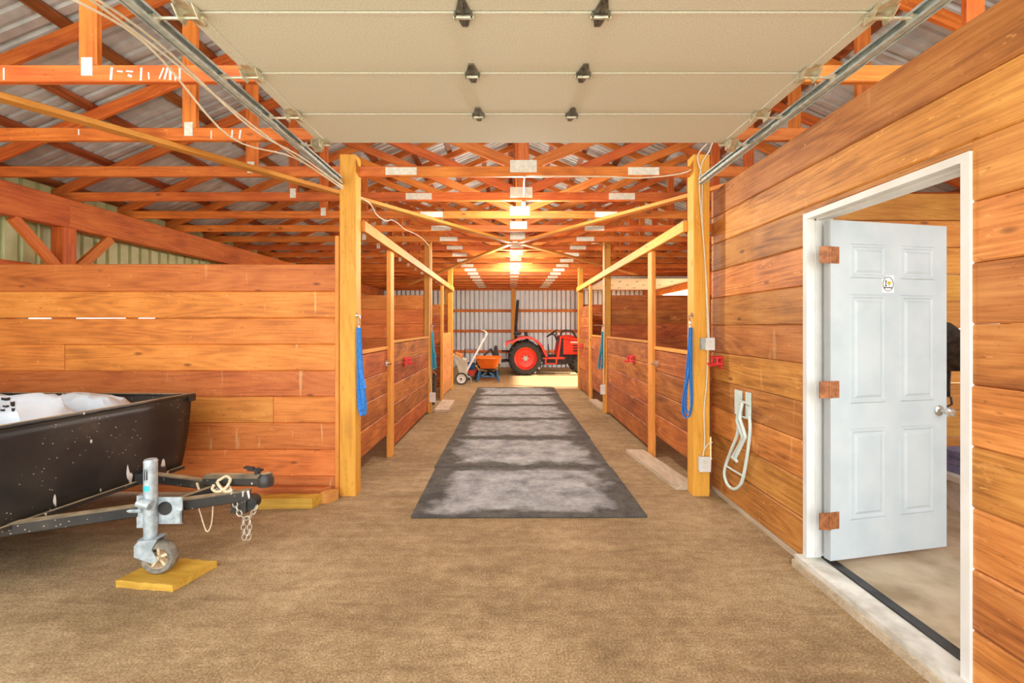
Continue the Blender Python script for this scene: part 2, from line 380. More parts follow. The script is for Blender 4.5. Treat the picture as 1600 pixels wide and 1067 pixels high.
# ------------------------------------------------------------------ setting: ground, roof, outer walls
speckle('gravel', (.38, .36, .32), (.6, .57, .5), 40, .95)
MB().box((-40, -30, -.1), (40, -.35, -.004)).build('ground_bounce', 'gravel')  # unseen yard, added and kept pale to bounce light up to the ceiling
tag(bpy.data.objects['ground_bounce'], 'unseen pale gravel yard outside the barn mouth, added to bounce daylight', 'ground', kind='structure')
g = MB()
nx, ny = 60, 60
for j in range(ny + 1):
    for i in range(nx + 1):
        x = -30 + 60 * i / nx; y = -.35 + 40 * j / ny
        g.v.append(Vector((x, y, 0)))
g.f = [(j * (nx + 1) + i, j * (nx + 1) + i + 1, (j + 1) * (nx + 1) + i + 1, (j + 1) * (nx + 1) + i) for j in range(ny) for i in range(nx)]
tag(g.build('floor', 'dirt', origin=(0, 0, 0)), 'packed brown dirt floor of the barn, straw-strewn by the tractor', 'floor', kind='structure')

def sheet(name, o, u, v, wdt, length, mat, parent, nrib, out, depth=.022, rw=.045, top=.5):
    """one ribbed steel sheet: width along u, ribs running along v, ribs pressed out along out"""
    o, u, v, out = Vector(o), Vector(u), Vector(v), Vector(out); p = wdt / nrib; prof = []
    for i in range(nrib):
        c = (i + .5) * p
        prof += [(c - p / 2, 0), (c - rw / 2, 0), (c - rw * top / 2, depth), (c + rw * top / 2, depth), (c + rw / 2, 0)]
    prof.append((wdt, 0)); m = MB()
    vs = [o + u * a + out * d for a, d in prof] + [o + u * a + out * d + v * length for a, d in prof]; n = len(prof)
    m.add(vs, [(i, i + 1, n + i + 1, n + i) for i in range(n - 1)])
    return m.build(name, mat, parent)

ceil = thing('ceiling', (XC, 8, 5), 'ribbed steel roof over timber purlins', 'roof', kind='structure')
run = HALF + .75
for sd in (-1, 1):
    v = Vector((sd, 0, -PITCH)).normalized(); out = Vector((sd * PITCH, 0, 1)).normalized()
    ridge = Vector((XC, 0, chord_z(XC) + ROOF_UP)); L = run * math.hypot(1, PITCH)
    for k in range(19):
        sheet('roof_sheet', ridge + Vector((0, -.3 + k * .9, 0)), (0, 1, 0), v, .9, L, 'roof_steel', ceil, 8, out, .018, .05)
    for k in range(10):
        t = .12 + k * .585
        c = Vector((XC, 0, chord_z(XC) + .108 + .02)) + v * t
        for y0, y1 in ((-.25, 4.0), (4.0, 8.0), (8.0, 12.2), (12.2, YB)):
            piece('purlin', c + Vector((0, y0, 0)), c + Vector((0, y1, 0)), .036, .089, 'purlin_wood', ceil, up=out)

wl = thing('wall_left', (XL - .15, 8, 0), 'sage ribbed steel side wall with timber eave beam and knee-braced posts', 'wall', kind='structure')
for k in range(21):
    z0 = 2.4 if k in (16, 17, 18) else 2.1 if k in (6, 7, 11, 12) else 0          # unseen stall and bay doorways, added open to let daylight in
    sheet('steel_sheet', (XL - .17, -.3 + k * .81, z0), (0, 1, 0), (0, 0, 1), .81, ZT + .15 - z0, 'wall_steel_sage', wl, 5, (-1, 0, 0), .03, .05)
for z in (.6, 1.35, 2.1):
    for a, b in ((-.3, 4.55), (6.2, 8.6), (10.25, 12.6), (15.1, YB)): piece('girt', (XL - .15, a, z), (XL - .15, b, z), .089, .036, 'truss_wood', wl)
wr = thing('wall_right_outer', (XR + .15, 8, 0), 'ribbed steel side wall on the far side of the tack room', 'wall', kind='structure')
DY0, DY1, DZ = 11.5, 14.9, 2.72
for k in range(21):
    y = -.3 + k * .81; z0 = DZ if DY0 - .4 < y + .4 < DY1 + .4 else 1.7 if k in (6, 7, 11, 12) else 0
    if z0 == 1.7:          # unseen stall openings, added for daylight and sized to limit the sun
        sheet('steel_sheet', (XR + .17, y, 0), (0, 1, 0), (0, 0, 1), .81, .6, 'wall_steel_white', wr, 5, (1, 0, 0), .03, .05); z0 = 1.5
    sheet('steel_sheet', (XR + .17, y, z0), (0, 1, 0), (0, 0, 1), .81, ZT + .15 - z0, 'wall_steel_white', wr, 5, (1, 0, 0), .03, .05)
for z in (.6, 1.35, 2.1):
    for a, b in ((-.3, 4.55), (6.2, 8.6), (10.25, DY0 - .1)): piece('girt', (XR + .15, a, z), (XR + .15, b, z), .089, .036, 'truss_wood', wr)
    piece('girt', (XR + .15, DY1 + .1, z), (XR + .15, YB, z), .089, .036, 'truss_wood', wr)
for X, par, sd in ((XL, wl, 1), (XR, wr, -1)):
    for y0, y1 in ((-.3, 4.75), (4.75, 11.2), (11.2, YB - .1)):
        piece('eave_beam', (X, y0, ZT - .154), (X, y1, ZT - .154), .308, .13, 'truss_wood', par, ch=.006)
    for y in ((.75, 4.75, 7.95, 11.2, 15.3) if X < 0 else (.75, 4.6, 7.95, 11.2, 15.3)):
        piece('post', (X, y, 0), (X, y, ZT - .31), .14, .14, 'truss_wood', par, ch=.006)
        for s in (-1, 1): piece('knee_brace', (X + sd * .03, y + s * .06, ZT - .78), (X + sd * .03, y + s * .52, ZT - .32), .1, .045, 'truss_wood', par)

wb = thing('wall_back', (XC, YB, 0), 'white ribbed steel end wall with timber girts and centre post', 'wall', kind='structure')
nb = 12; wd = (XR - XL + .4) / nb
for k in range(nb):
    x = XL - .2 + k * wd; top = max(chord_z(x), chord_z(x + wd), chord_z(XC) if x < XC < x + wd else 0) + .15
    sheet('steel_sheet', (x, YB, 0), (1, 0, 0), (0, 0, 1), wd, top, 'wall_steel_white', wb, 5, (0, 1, 0), .16, .05, .96)
for z in (.58, 1.33, 2.08): piece('girt', (XL - .1, YB - .03, z), (XR + .1, YB - .03, z), .1, .04, 'truss_wood', wb)
for a, b in ((XL - .1, -1.6), (-1.6, 1.9), (1.9, XR + .1)):
    piece('header_beam', (a, YB - .1, ZT + .1), (b, YB - .1, ZT + .1), .26, .08, 'truss_wood', wb)
for x in (-2.3, XC, 2.55): piece('post', (x, YB - .16, 0), (x, YB - .16, ZT + .2), .15, .15, 'post_wood', wb)

# ------------------------------------------------------------------ roof trusses
def make_truss(y):
    t = thing('roof_truss', (XC, y, ZT), '', 'truss', 'roof trusses'); th = .038; z = ZT + CD / 2
    for a, b in ((XL - .1, XC - 1.12), (XC - 1.12, XC + 1.07), (XC + 1.07, XR + .1)):
        piece('bottom_chord', (a, y, z), (b, y, z), CD, th, 'truss_wood', t)
    for sd in (-1, 1):
        e = XC + sd * (HALF + .5)
        off = .054
        piece('top_chord', (e, y, chord_z(e) + off), (XC, y, chord_z(XC) + off), .1, th, 'truss_wood', t)
        q = XC + sd * 2.45
        piece('web', (q, y, ZT + CD), (q, y, chord_z(q)), .1, th, 'truss_wood', t, up=(1, 0, 0))
        piece('web', (XC + sd * .1, y, ZT + CD + .03), (q - sd * .06, y, chord_z(q) - .03), CD, th, 'truss_wood', t)
        MB().box((q - .03, y - .024, ZT + .03), (q + .03, y + .024, ZT + .13)).build('gusset_plate', 'truss_plate', t)
        c = XC + sd * 1.1 + (.0 if sd < 0 else -.02)
        MB().box((c - .14, y - .023, ZT + .012), (c + .14, y + .023, ZT + .08)).build('splice_plate', 'truss_plate', t)
    piece('king_post', (XC, y, ZT + CD), (XC, y, chord_z(XC)), .1, th, 'truss_wood', t, up=(1, 0, 0))
    m = MB().box((XC - .12, y - .024, ZT + .035), (XC + .12, y + .024, ZT + .145))
    for k in range(11): m.box((XC - .112 + k * .0215, y - .027, ZT + .045), (XC - .107 + k * .0215, y + .027, ZT + .135))
    m.build('gusset_plate', 'truss_plate', t)
    return t
ORD = ['first', 'second', 'third', 'fourth', 'fifth', 'sixth', 'seventh', 'eighth', 'ninth', 'tenth', 'eleventh', 'twelfth', 'thirteenth', 'fourteenth', 'fifteenth', 'sixteenth', 'seventeenth', 'last']
t0 = make_truss(TY0)
for k in range(NT):
    t = t0 if k == 0 else copy_tree(t0, None, (0, k * TS * .995, 0))
    t['label'] = 'orange-brown timber roof truss, %s in the row %s' % (ORD[k], 'above the raised overhead door' if k < 2 else 'counted from the overhead door')

def marks(t, y, strokes):
    for a, b, h in strokes:
        p0, p1 = P(a[0], a[1], y - .0205), P(b[0], b[1], y - .0205)
        MB().bar(p0, p1, .008 * h, .002, up=(1, 0, 0) if abs(p0.x - p1.x) < abs(p0.z - p1.z) else (0, 0, 1)).build('paint_mark', 'white_paint', t)
marks(t0, TY0, [((6, 106), (6, 125), 1), ((175, 105), (173, 125), 1.6), ((183, 111), (192, 112), 1), ((197, 111), (208, 112), 1), ((200, 117), (206, 120), 1.6), ((221, 106), (220, 126), 1.3), ((232, 113), (233, 124), 1), ((249, 123), (256, 106), 1), ((257, 124), (262, 106), 1.2), ((266, 106), (266, 125), 1.6), ((274, 116), (274, 126), 1), ((281, 106), (281, 127), 1.1)])
t1 = [o for o in bpy.data.objects if o.name.startswith('roof_truss.001')][0]; WM[t1.name] = Matrix.Translation(t1.location)
marks(t1, TY0 + TS * .995, [((123, 202), (123, 211), 1.2), ((330, 204), (330, 217), 1), ((363, 203), (362, 217), 1.4), ((376, 203), (374, 217), 1.6)])
# flat diagonal braces and runners nailed under and over the chords
def brace(a, b, label, z=ZT - .02, mat='brace_wood', wd=.089, th=.038, nm='lateral_brace'):
    tag(piece(nm, (a[0], a[1], z), (b[0], b[1], z), wd, th, mat, None, up=(0, 1, 0)), label, 'brace', 'flat braces across the trusses')
brace((-3.55, 1.7), (.0, 7.05), 'pale diagonal brace under the trusses running past the overhead door track to mid-aisle')
brace((3.62, 1.9), (.16, 7.05), 'pale diagonal brace under the trusses running from above the tack room to mid-aisle')
brace((.0, 7.2), (-3.2, 14.2), 'thin diagonal brace under the trusses from mid-aisle towards the spreader end')
brace((.2, 7.2), (3.9, 12.4), 'thin diagonal brace under the trusses from mid-aisle towards the tractor end')
brace((-3.02, .3), (-3.02, 16), 'long straight runner lying on the trusses above the trailer', ZT + CD + .02)
brace((3.26, .3), (3.26, 16), 'long straight runner lying on the trusses above the tack room', ZT + CD + .02)

# ------------------------------------------------------------------ aisle posts, rails, stalls
PXL, PXR = -1.437, 1.695
PY = (4.03, 7.83, 10.75)
names = ('first', 'second', 'third')
for sx, X, side in ((-1, PXL, 'trailer'), (1, PXR, 'tack room')):
    for k, y in enumerate(PY):
        zt = ZT + CD + .1
        top = {0: 3.02, 1: 2.98, 2: 2.9}[k]
        s = .145 if k == 0 else .12
        xx = X if k == 0 else X - sx * .005
        where = ('at the mouth of the aisle', 'halfway down the aisle', 'at the far end of the aisle')[k]
        tag(piece('aisle_post', (xx, y, 0), (xx, y, top), s, s, 'post_wood', ch=.008), 'square yellow-brown timber post %s, %s side' % (where, side), 'post', 'aisle posts')
for sx, X, side in ((-1, -1.348, 'trailer'), (1, 1.606, 'tack room')):
    tag(piece('top_rail', (X, PY[0] + .075, 2.42), (X, PY[2] - .06, 2.38), .1, .04, 'brace_wood'), 'long sloping timber rail above the stall fronts, %s side of the aisle' % side, 'rail')

def boards_y(par, x, y0, y1, z0, z1, n, mat, th=.03, dip=0.0):
    h = (z1 - z0) / n
    for i in range(n):
        piece('board', (x, y0, z0 + (i + .5) * h), (x, y1, z0 + (i + .5) * h + dip), h - .003, th, mat, par, ch=.007)
def boards_x(par, x0, x1, y, z0, z1, n, mat, th=.03, cuts=()):
    h = (z1 - z0) / n
    for i in range(n):
        xs = [x0] + ([cuts[i % len(cuts)]] if cuts and cuts[i % len(cuts)] else []) + [x1]
        for a, b in zip(xs[:-1], xs[1:]):
            dy = random.uniform(-.004, .004)
            piece('board', (a + .002, y + dy, z0 + (i + .5) * h), (b - .002, y + dy, z0 + (i + .5) * h), h - .006, th, mat, par, ch=.004)

for sx, X, side in ((-1, -1.42, 'trailer'), (1, 1.675, 'tack room')):
    near = 'opposite the tack room' if sx < 0 else 'beside the tack room'
    for k, (y, zt) in enumerate(((5.2, 2.37), (9.15, 2.35))):
        p = tag(piece('jamb_post', (X - sx * .03, y, 0), (X - sx * .03, y, zt), .14 if k == 0 else .12, .05, 'brace_wood', up=(0, 1, 0)),
                'upright timber stud under the rail at the %s stall gate, %s side' % (('near', 'far')[k], side), 'stud')
    # the near stall: gate, then a boarded front
    gt = thing('stall_gate', (X, 4.65, .25), 'low boarded stall gate with scuffed stain, %s, raised off the ground' % near, 'gate', 'stall gates')
    boards_y(gt, X, 4.12, 5.12, .26, 1.235, 4, 'stall_wood', .034)
    piece('cap_rail', (X, 4.12, 1.255), (X, 5.12, 1.255), .035, .06, 'brace_wood', gt)
    for y in (4.2, 5.04): piece('batten', (X + sx * .03, y, .28), (X + sx * .03, y, 1.23), .09, .025, 'brace_wood', gt, up=(0, 1, 0))
    m = MB().box((X - sx * .017, 5.0, 1.05), (X - sx * .03, 5.12, 1.12)); m.cyl((X - sx * .04, 4.98, 1.085), (X - sx * .04, 5.22, 1.085), .011)
    m.cyl((X - sx * .04, 5.05, 1.085), (X - sx * .085, 5.05, 1.075), .009); m.box((X - sx * .005, 5.15, 1.05), (X - sx * .03, 5.22, 1.12))
    m.build('bolt_latch', 'chrome', gt)
    fp = thing('stall_fence', (X, 6.5, 0), 'fixed boarded stall front with red hook, %s' % near, 'stall front', 'boarded stall fronts')
    boards_y(fp, X, 5.24, PY[1] - .07, .06, 1.30, 5, 'stall_wood', .034)
    piece('cap_rail', (X, 5.24, 1.315), (X, PY[1] - .07, 1.315), .03, .06, 'brace_wood', fp)
    piece('batten', (X - sx * .022, PY[1] - .12, .02), (X - sx * .022, PY[1] - .12, 1.3), .08, .02, 'brace_wood', fp, up=(0, 1, 0))
    # the far stall
    if sx > 0:
        gt = thing('stall_gate', (X, 8.5, .25), 'low boarded stall gate further down the aisle, beyond the second post', 'gate', 'stall gates')
        boards_y(gt, X, 7.92, 9.08, .26, 1.30, 4, 'stall_wood', .034)
        piece('cap_rail', (X, 7.92, 1.315), (X, 9.08, 1.315), .03, .06, 'brace_wood', gt)
        MB().box((X - sx * .017, 8.95, 1.05), (X - sx * .04, 9.12, 1.11)).build('bolt_latch', 'chrome', gt)
    fp = thing('stall_fence', (X, 9.9, 0), ('pale boarded stall front by the spreader at the aisle end' if sx < 0 else 'dark boarded stall front near the tractor at the aisle end'), 'stall front', 'boarded stall fronts')
    boards_y(fp, X, 9.2, PY[2] - .065, .04, 1.36 if sx < 0 else 1.95, 5 if sx < 0 else 8, 'stall_wood_pale' if sx < 0 else 'stall_wood', .034)
    # cross partitions between the stalls
    xe = XL + .08 if sx < 0 else XR - .08; xi = X + sx * .05
    a, b = min(xe, xi), max(xe, xi)
    pt = thing('stall_partition', ((a + b) / 2, PY[1], 0), 'tall boarded cross partition between the two stalls, %s side' % side, 'partition', 'stall partitions')
    boards_x(pt, a, b, PY[1] + .02, .03, 2.05, 8, 'stall_wood' if sx > 0 else 'board_wood', .034)
    pt = thing('stall_partition', ((a + b) / 2, PY[2], 0), 'tall boarded partition closing the far stall, %s side' % side, 'partition', 'stall partitions')
    boards_x(pt, a, b, PY[2] + .02, .03, 2.03, 8, 'stall_wood', .034)

# the boarded front of the near stall beside the trailer
wf = thing('wall_front_left', (-3, 3.98, 0), 'orange boarded wall behind the trailer', 'wall', kind='structure')
zs = [2.054, 1.81, 1.575, 1.342, 1.107, .876, .642, .405, .17, .03]
cuts = [None, None, None, -3.95, None, -2.1, None, None, None]
for i, (a, b) in enumerate(zip(zs[:-1], zs[1:])):
    x0, x1 = XL + .08, -1.52
    segs = [x0, x1] if cuts[i] is None else [x0, cuts[i], x1]
    for p, q in zip(segs[:-1], segs[1:]):
        dy = random.uniform(-.003, .003)
        warp = {2: .007, 3: .005}.get(i, 0)          # two boards have dropped at the trailer end and let daylight through
        piece('board', (p + .002, 3.99 + dy, (a + b) / 2 - warp), (q - .002, 3.99 + dy, (a + b) / 2), a - b - .001, .032, 'board_wood', wf, ch=.008)
for x in (-4.5, -3.4, -2.4): piece('stud', (x, 4.03, .03), (x, 4.03, 2.0), .09, .04, 'truss_wood', wf, up=(1, 0, 0))
piece('edge_strip', (-1.528, 3.965, .02), (-1.528, 3.965, 2.3), .035, .03, 'brace_wood', wf, up=(1, 0, 0))

# ------------------------------------------------------------------ tack room
X0 = 1.86; TH = .036                                            # boarded wall: aisle face at X0 - TH/2
XF = X0 - TH / 2
wt = thing('wall_right', (X0, 2, 0), 'stained boarded tack room wall around the white door', 'wall', kind='structure')
JY0, JY1, JZ = 1.785, 2.80, 2.2                                 # door frame outside edges
bz = [.046 + .244 * i for i in range(12)]
for i in range(11):
    a, b = bz[i], bz[i + 1]; h = b - a - .006
    def bd(y0, y1, lo=a + .003, hi=b - .003):
        dx = random.uniform(-.003, .003)
        piece('board', (X0 + dx, y0, (lo + hi) / 2), (X0 + dx, y1, (lo + hi) / 2), hi - lo + .004, TH, 'tack_wood', wt, ch=.008)
    if a >= JZ: bd(-.4, 4.10)
    elif b > JZ:
        bd(-.4, JY0); bd(JY1, 4.10); bd(JY0, JY1, JZ + .003)
    else:
        bd(-.4, JY0); bd(JY1, 4.10)
piece('kick_board', (X0 + .005, JY1, .02), (X0 + .005, 4.1, .02), .05, .03, 'grey_plank', wt)
for y in (.3, 1.7, 2.9, 3.5): piece('stud', (X0 + .06, y, .05), (X0 + .06, y, 2.7), .04, .085, 'tack_inner', wt, up=(0, 1, 0))
wk = thing('wall_tack_back', (3.4, 3.95, 0), 'boarded cross wall at the back of the tack room', 'wall', kind='structure')
boards_x(wk, X0 + .03, XR + .1, 3.95, .05, 2.67, 11, 'tack_inner', .034)
MB().box((X0 + .09, -.4, -.02), (XR + .1, 3.92, .06)).build('floor_tack_room', 'concrete')
tag(bpy.data.objects['floor_tack_room'], 'tan concrete slab inside the tack room', 'floor', kind='structure')

d1 = thing('door_1', (X0, 2.3, 0), 'white six-panel tack room door standing open in its frame', 'door', kind='structure')
JW = .036
jx0, jx1 = XF - .012, XF + .15
MB().box((jx0, JY1 - JW, .05), (jx1, JY1, JZ), 0).build('jamb', 'white_paint', d1)
MB().box((jx0, JY0, .05), (jx1, JY0 + JW, JZ)).build('jamb', 'white_paint', d1)
MB().box((jx0, JY0 + JW, JZ - JW), (jx1, JY1 - JW, JZ)).build('head_jamb', 'white_paint', d1)
MB().box((jx0 + .05, JY1 - JW - .012, .09), (jx0 + .085, JY1 - JW, JZ - JW)).build('door_stop', 'white_paint', d1)
MB().box((jx0 + .05, JY0 + JW, JZ - JW - .012), (jx0 + .085, JY1 - JW, JZ - JW)).build('door_stop', 'white_paint', d1)
MB().box((XF - .06, JY0 - .02, 0), (XF + .075, JY1 + .01, .075)).build('sill', 'sill_paint', d1)
MB().box((XF - .075, JY0 - .02, 0), (XF - .062, JY1 + .01, .045)).build('sill_board', 'grey_plank', d1)
MB().box((XF + .077, JY0 + JW, .03), (XF + .13, JY1 - JW, .085)).box((XF + .135, JY0 + JW, .03), (XF + .15, JY1 - JW, .072)).build('threshold', 'black_metal', d1)
# the leaf swings into the room
HP = Vector((1.905, 2.665, .105)); FP = Vector((2.77, 2.845, .105)); LH = 2.03
u = (FP - HP).normalized(); nrm = Vector((u.y, -u.x, 0)); LW = (FP - HP).length          # nrm faces the camera
rot = Matrix((u, -nrm, Vector((0, 0, 1)))).transposed()
def leafpt(a, z, d=0.0): return HP + u * a + nrm * d + Vector((0, 0, z))
leaf = MB().obox(leafpt(LW / 2, LH / 2, -.02), (LW, .044, LH), rot).build('door_leaf', 'door_white', d1)
for c0, c1 in ((.135, .405), (.51, .78)):
    for z0, z1 in ((LH - .345, LH - .135), (LH - 1.10, LH - .44), (LH - 1.80, LH - 1.25)):
        m = MB()
        def ring(ins, d): return [leafpt(c0 + ins, z0 + ins, d), leafpt(c1 - ins, z0 + ins, d), leafpt(c1 - ins, z1 - ins, d), leafpt(c0 + ins, z1 - ins, d)]
        rs = [ring(0, .0015), ring(.008, .009), ring(.018, .009), ring(.026, .003), ring(.034, .003), ring(.05, .011)]
        vs = sum(rs, []); fs = [(4 * i + k, 4 * i + (k + 1) % 4, 4 * i + 4 + (k + 1) % 4, 4 * i + 4 + k) for i in range(5) for k in range(4)] + [(20, 21, 22, 23)]
        m.add(vs, fs).build('raised_panel', 'door_white', leaf)
m = MB().lathe(leafpt(LW - .065, .865), nrm, [(0, .002), (.032, .002), (.033, .008), (.024, .014), (.012, .018), (.011, .04), (.02, .046), (.029, .058), (.029, .07), (.02, .08), (0, .082)], 24)
m.build('knob', 'chrome', leaf, smooth=True)
for zc in (.24, 1.02, 1.82):
    m = MB(); pin = HP + Vector((-.012, -.006, 0)) + nrm * .006
    m.cyl(pin + Vector((0, 0, zc - .05)), pin + Vector((0, 0, zc + .05)), .0075)
    m.obox(leafpt(.028, zc, .004), (.06, .004, .1), rot)
    m.box((pin.x - .062, pin.y - .002, HP.z + zc - .05), (pin.x, pin.y + .003, HP.z + zc + .05))
    for dz in (-.034, 0, .034):
        m.cyl(leafpt(.04, zc + dz, .005), leafpt(.04, zc + dz, .008), .005, n=8)
    m.v = [v if v.z > .1 else v for v in m.v]
    for v in m.v[:28]:
        v.z = v.z + 0 if v.z > HP.z + zc - .06 else v.z + HP.z * 0
    m.build('hinge', 'rust_hinge', leaf)
# round-print sticker on the door
sc = Vector((LW * .475, LH - .375, 0)); s0 = leafpt(sc.x, sc.y, .0035)
st = MB().obox(s0, (.09, .002, .105), rot).build('sticker', 'sticker', leaf)
def sp(a, b, d=.0055): return s0 + u * a + Vector((0, 0, b)) + nrm * (d - .0035)
m = MB()
def flat(pts): n = len(m.v); m.v += [sp(a, b) for a, b in pts]; m.f.append(tuple(range(n, n + len(pts))))
for r0, r1 in ((.036, .039), (.042, .0435)):
    for i in range(32):
        a0, a1 = 2 * math.pi * i / 32, 2 * math.pi * (i + 1) / 32
        flat([(r0 * math.cos(a0), r0 * math.sin(a0) * 1.1), (r1 * math.cos(a0), r1 * math.sin(a0) * 1.1), (r1 * math.cos(a1), r1 * math.sin(a1) * 1.1), (r0 * math.cos(a1), r0 * math.sin(a1) * 1.1)])
for q in ([(-.02, -.014), (-.013, -.014), (-.013, .02), (-.02, .02)], [(-.025, .016), (-.008, .016), (-.008, .021), (-.025, .021)], [(-.025, -.014), (-.008, -.014), (-.008, -.009), (-.025, -.009)]): flat(q)
for i in range(6):
    x = -.032 + i * .0107; flat([(x, -.026), (x + .0085, -.027 + (i % 2) * .002), (x + .0085, -.017 - (i % 3) * .001), (x, -.018)])
m.build('sticker_print', 'ink_black', leaf)
m = MB(); hp = []
for i in range(28):
    t = 2 * math.pi * i / 28; hp.append((.008 + .0011 * 16 * math.sin(t) ** 3 * .85, .005 + .0011 * (13 * math.cos(t) - 5 * math.cos(2 * t) - 2 * math.cos(3 * t) - math.cos(4 * t))))
flat(hp); m.build('sticker_heart', 'gold_print', leaf)

# things glimpsed inside the tack room
sd_ = thing('saddle', (3.79, 3.78, 1.14), 'black leather saddle on the tack room cross wall', 'saddle')
m = MB(); rows = []
for i in range(9):
    t = i / 8; yy = 3.92 - .5 * t; top = 1.42 + .1 * (2 * t - 1) ** 2 + (.03 if t < .2 else 0)
    rows.append([Vector((3.79 + .2 * math.sin(a), yy, top - .34 * (1 - math.cos(a)))) for a in [R(-80 + 20 * k) for k in range(9)]])
vs = sum(rows, []); m.add(vs, [(i * 9 + k, i * 9 + k + 1, i * 9 + 10 + k, i * 9 + 9 + k) for i in range(8) for k in range(8)])
o = m.build('saddle_seat', 'black_rubber', sd_, smooth=True); md = o.modifiers.new('s', 'SOLIDIFY'); md.thickness = .03
MB().ribbon([(3.62, 3.7, 1.2), (3.6, 3.69, 1.05), (3.6, 3.69, .92)], (0, 1, 0), .05, .008).tube([(3.57, 3.69, .92), (3.56, 3.69, .86), (3.6, 3.69, .84), (3.64, 3.69, .86), (3.63, 3.69, .92)], .008).build('stirrup', 'black_rubber', sd_)
MB().bar((3.79, 3.93, 1.36), (3.79, 3.5, 1.36), .04, .04).box((3.72, 3.915, 1.2), (3.86, 3.933, 1.42)).build('rack_arm', 'black_metal', sd_)
bx = thing('storage_tub', (3.75, 3.5, .06), 'grey plastic tub on the tack room floor', 'tub')
m = MB(); lo, hi = [(3.47, 3.25), (4.03, 3.25), (4.03, 3.75), (3.47, 3.75)], [(3.44, 3.22), (4.06, 3.22), (4.06, 3.78), (3.44, 3.78)]
m.add([(x, y, .062) for x, y in lo] + [(x, y, .32) for x, y in hi], [(3, 2, 1, 0), (4, 5, 6, 7)] + [(i, (i + 1) % 4, 4 + (i + 1) % 4, 4 + i) for i in range(4)])
m.build('tub_body', 'sill_paint', bx); MB().box((3.425, 3.205, .3), (4.075, 3.795, .345), .01).build('tub_lid', 'white_paint', bx)
fb = thing('folded_blanket', (3.75, 3.5, .346), 'folded blue-grey blanket on top of the plastic tub', 'blanket')
for i in range(3): MB().obox((3.75, 3.48 + .01 * i, .375 + i * .055), (.5 - .02 * i, .44, .052), Matrix.Identity(3), .02).build('fold', 'blanket_blue', fb)

# ------------------------------------------------------------------ overhead door, raised
d2 = thing('door_2', (.1, 2, 2.8), 'raised cream overhead door on galvanised tracks', 'door', kind='structure')
ZD = 2.80; DX0, DX1 = -1.345, 1.55; PH = .443
ends = [3.18 - i * PH for i in range(7)]
sections = []
for i in range(6):
    y1, y0 = ends[i], ends[i + 1]
    o = MB().box((DX0, y0 + .002, ZD), (DX1, y1 - .002, ZD + .044), .006)
    # turned lip along the joint
    o.box((DX0, y0 + .001, ZD - .004), (DX1, y0 + .012, ZD + .002))
    sections.append(o.build('door_section', 'overhead_door', d2))
    for x in (DX0, DX1): 
        s = 1 if x < 0 else -1
        MB().box((x - .002 * s, y0 + .004, ZD - .006), (x + .055 * s, y1 - .004, ZD - .001)).build('end_stile', 'overhead_door', sections[-1])
def hinge(x, y, par, big=1.0):
    m = MB(); z = ZD - .004
    for sgn, l in ((-1, .085), (1, .08)):
        m.prism([(x - .034 * big, y, z), (x - .028 * big, y + sgn * .02, z), (x - .012 * big, y + sgn * l, z), (x + .012 * big, y + sgn * l, z), (x + .028 * big, y + sgn * .02, z), (x + .034 * big, y, z)], (0, 0, -.006))
        m.prism([(x - .006, y + sgn * .01, z - .005), (x + .006, y + sgn * .01, z - .005), (x + .004, y + sgn * l * .7, z - .005), (x - .004, y + sgn * l * .7, z - .005)], (0, 0, -.012))
    for q in (-.034, .034): m.box((x + q * big - .004, y - .012, z - .022), (x + q * big + .004, y + .014, z))
    for yy in (-.07, .066): m.cyl((x, y + yy, z), (x, y + yy, z - .011), .006, n=8)
    o = m.build('hinge', 'hinge_steel', par)
    MB().cyl((x - .042 * big, y + .004, z - .016), (x + .042 * big, y + .004, z - .016), .008).build('hinge_pin', 'hinge_pin', par)
for i in range(5):
    y = ends[i + 1]
    for x in (-.193, .375): hinge(x, y, sections[i])
TXL, TXR, TZ = -1.475, 1.665, 2.775
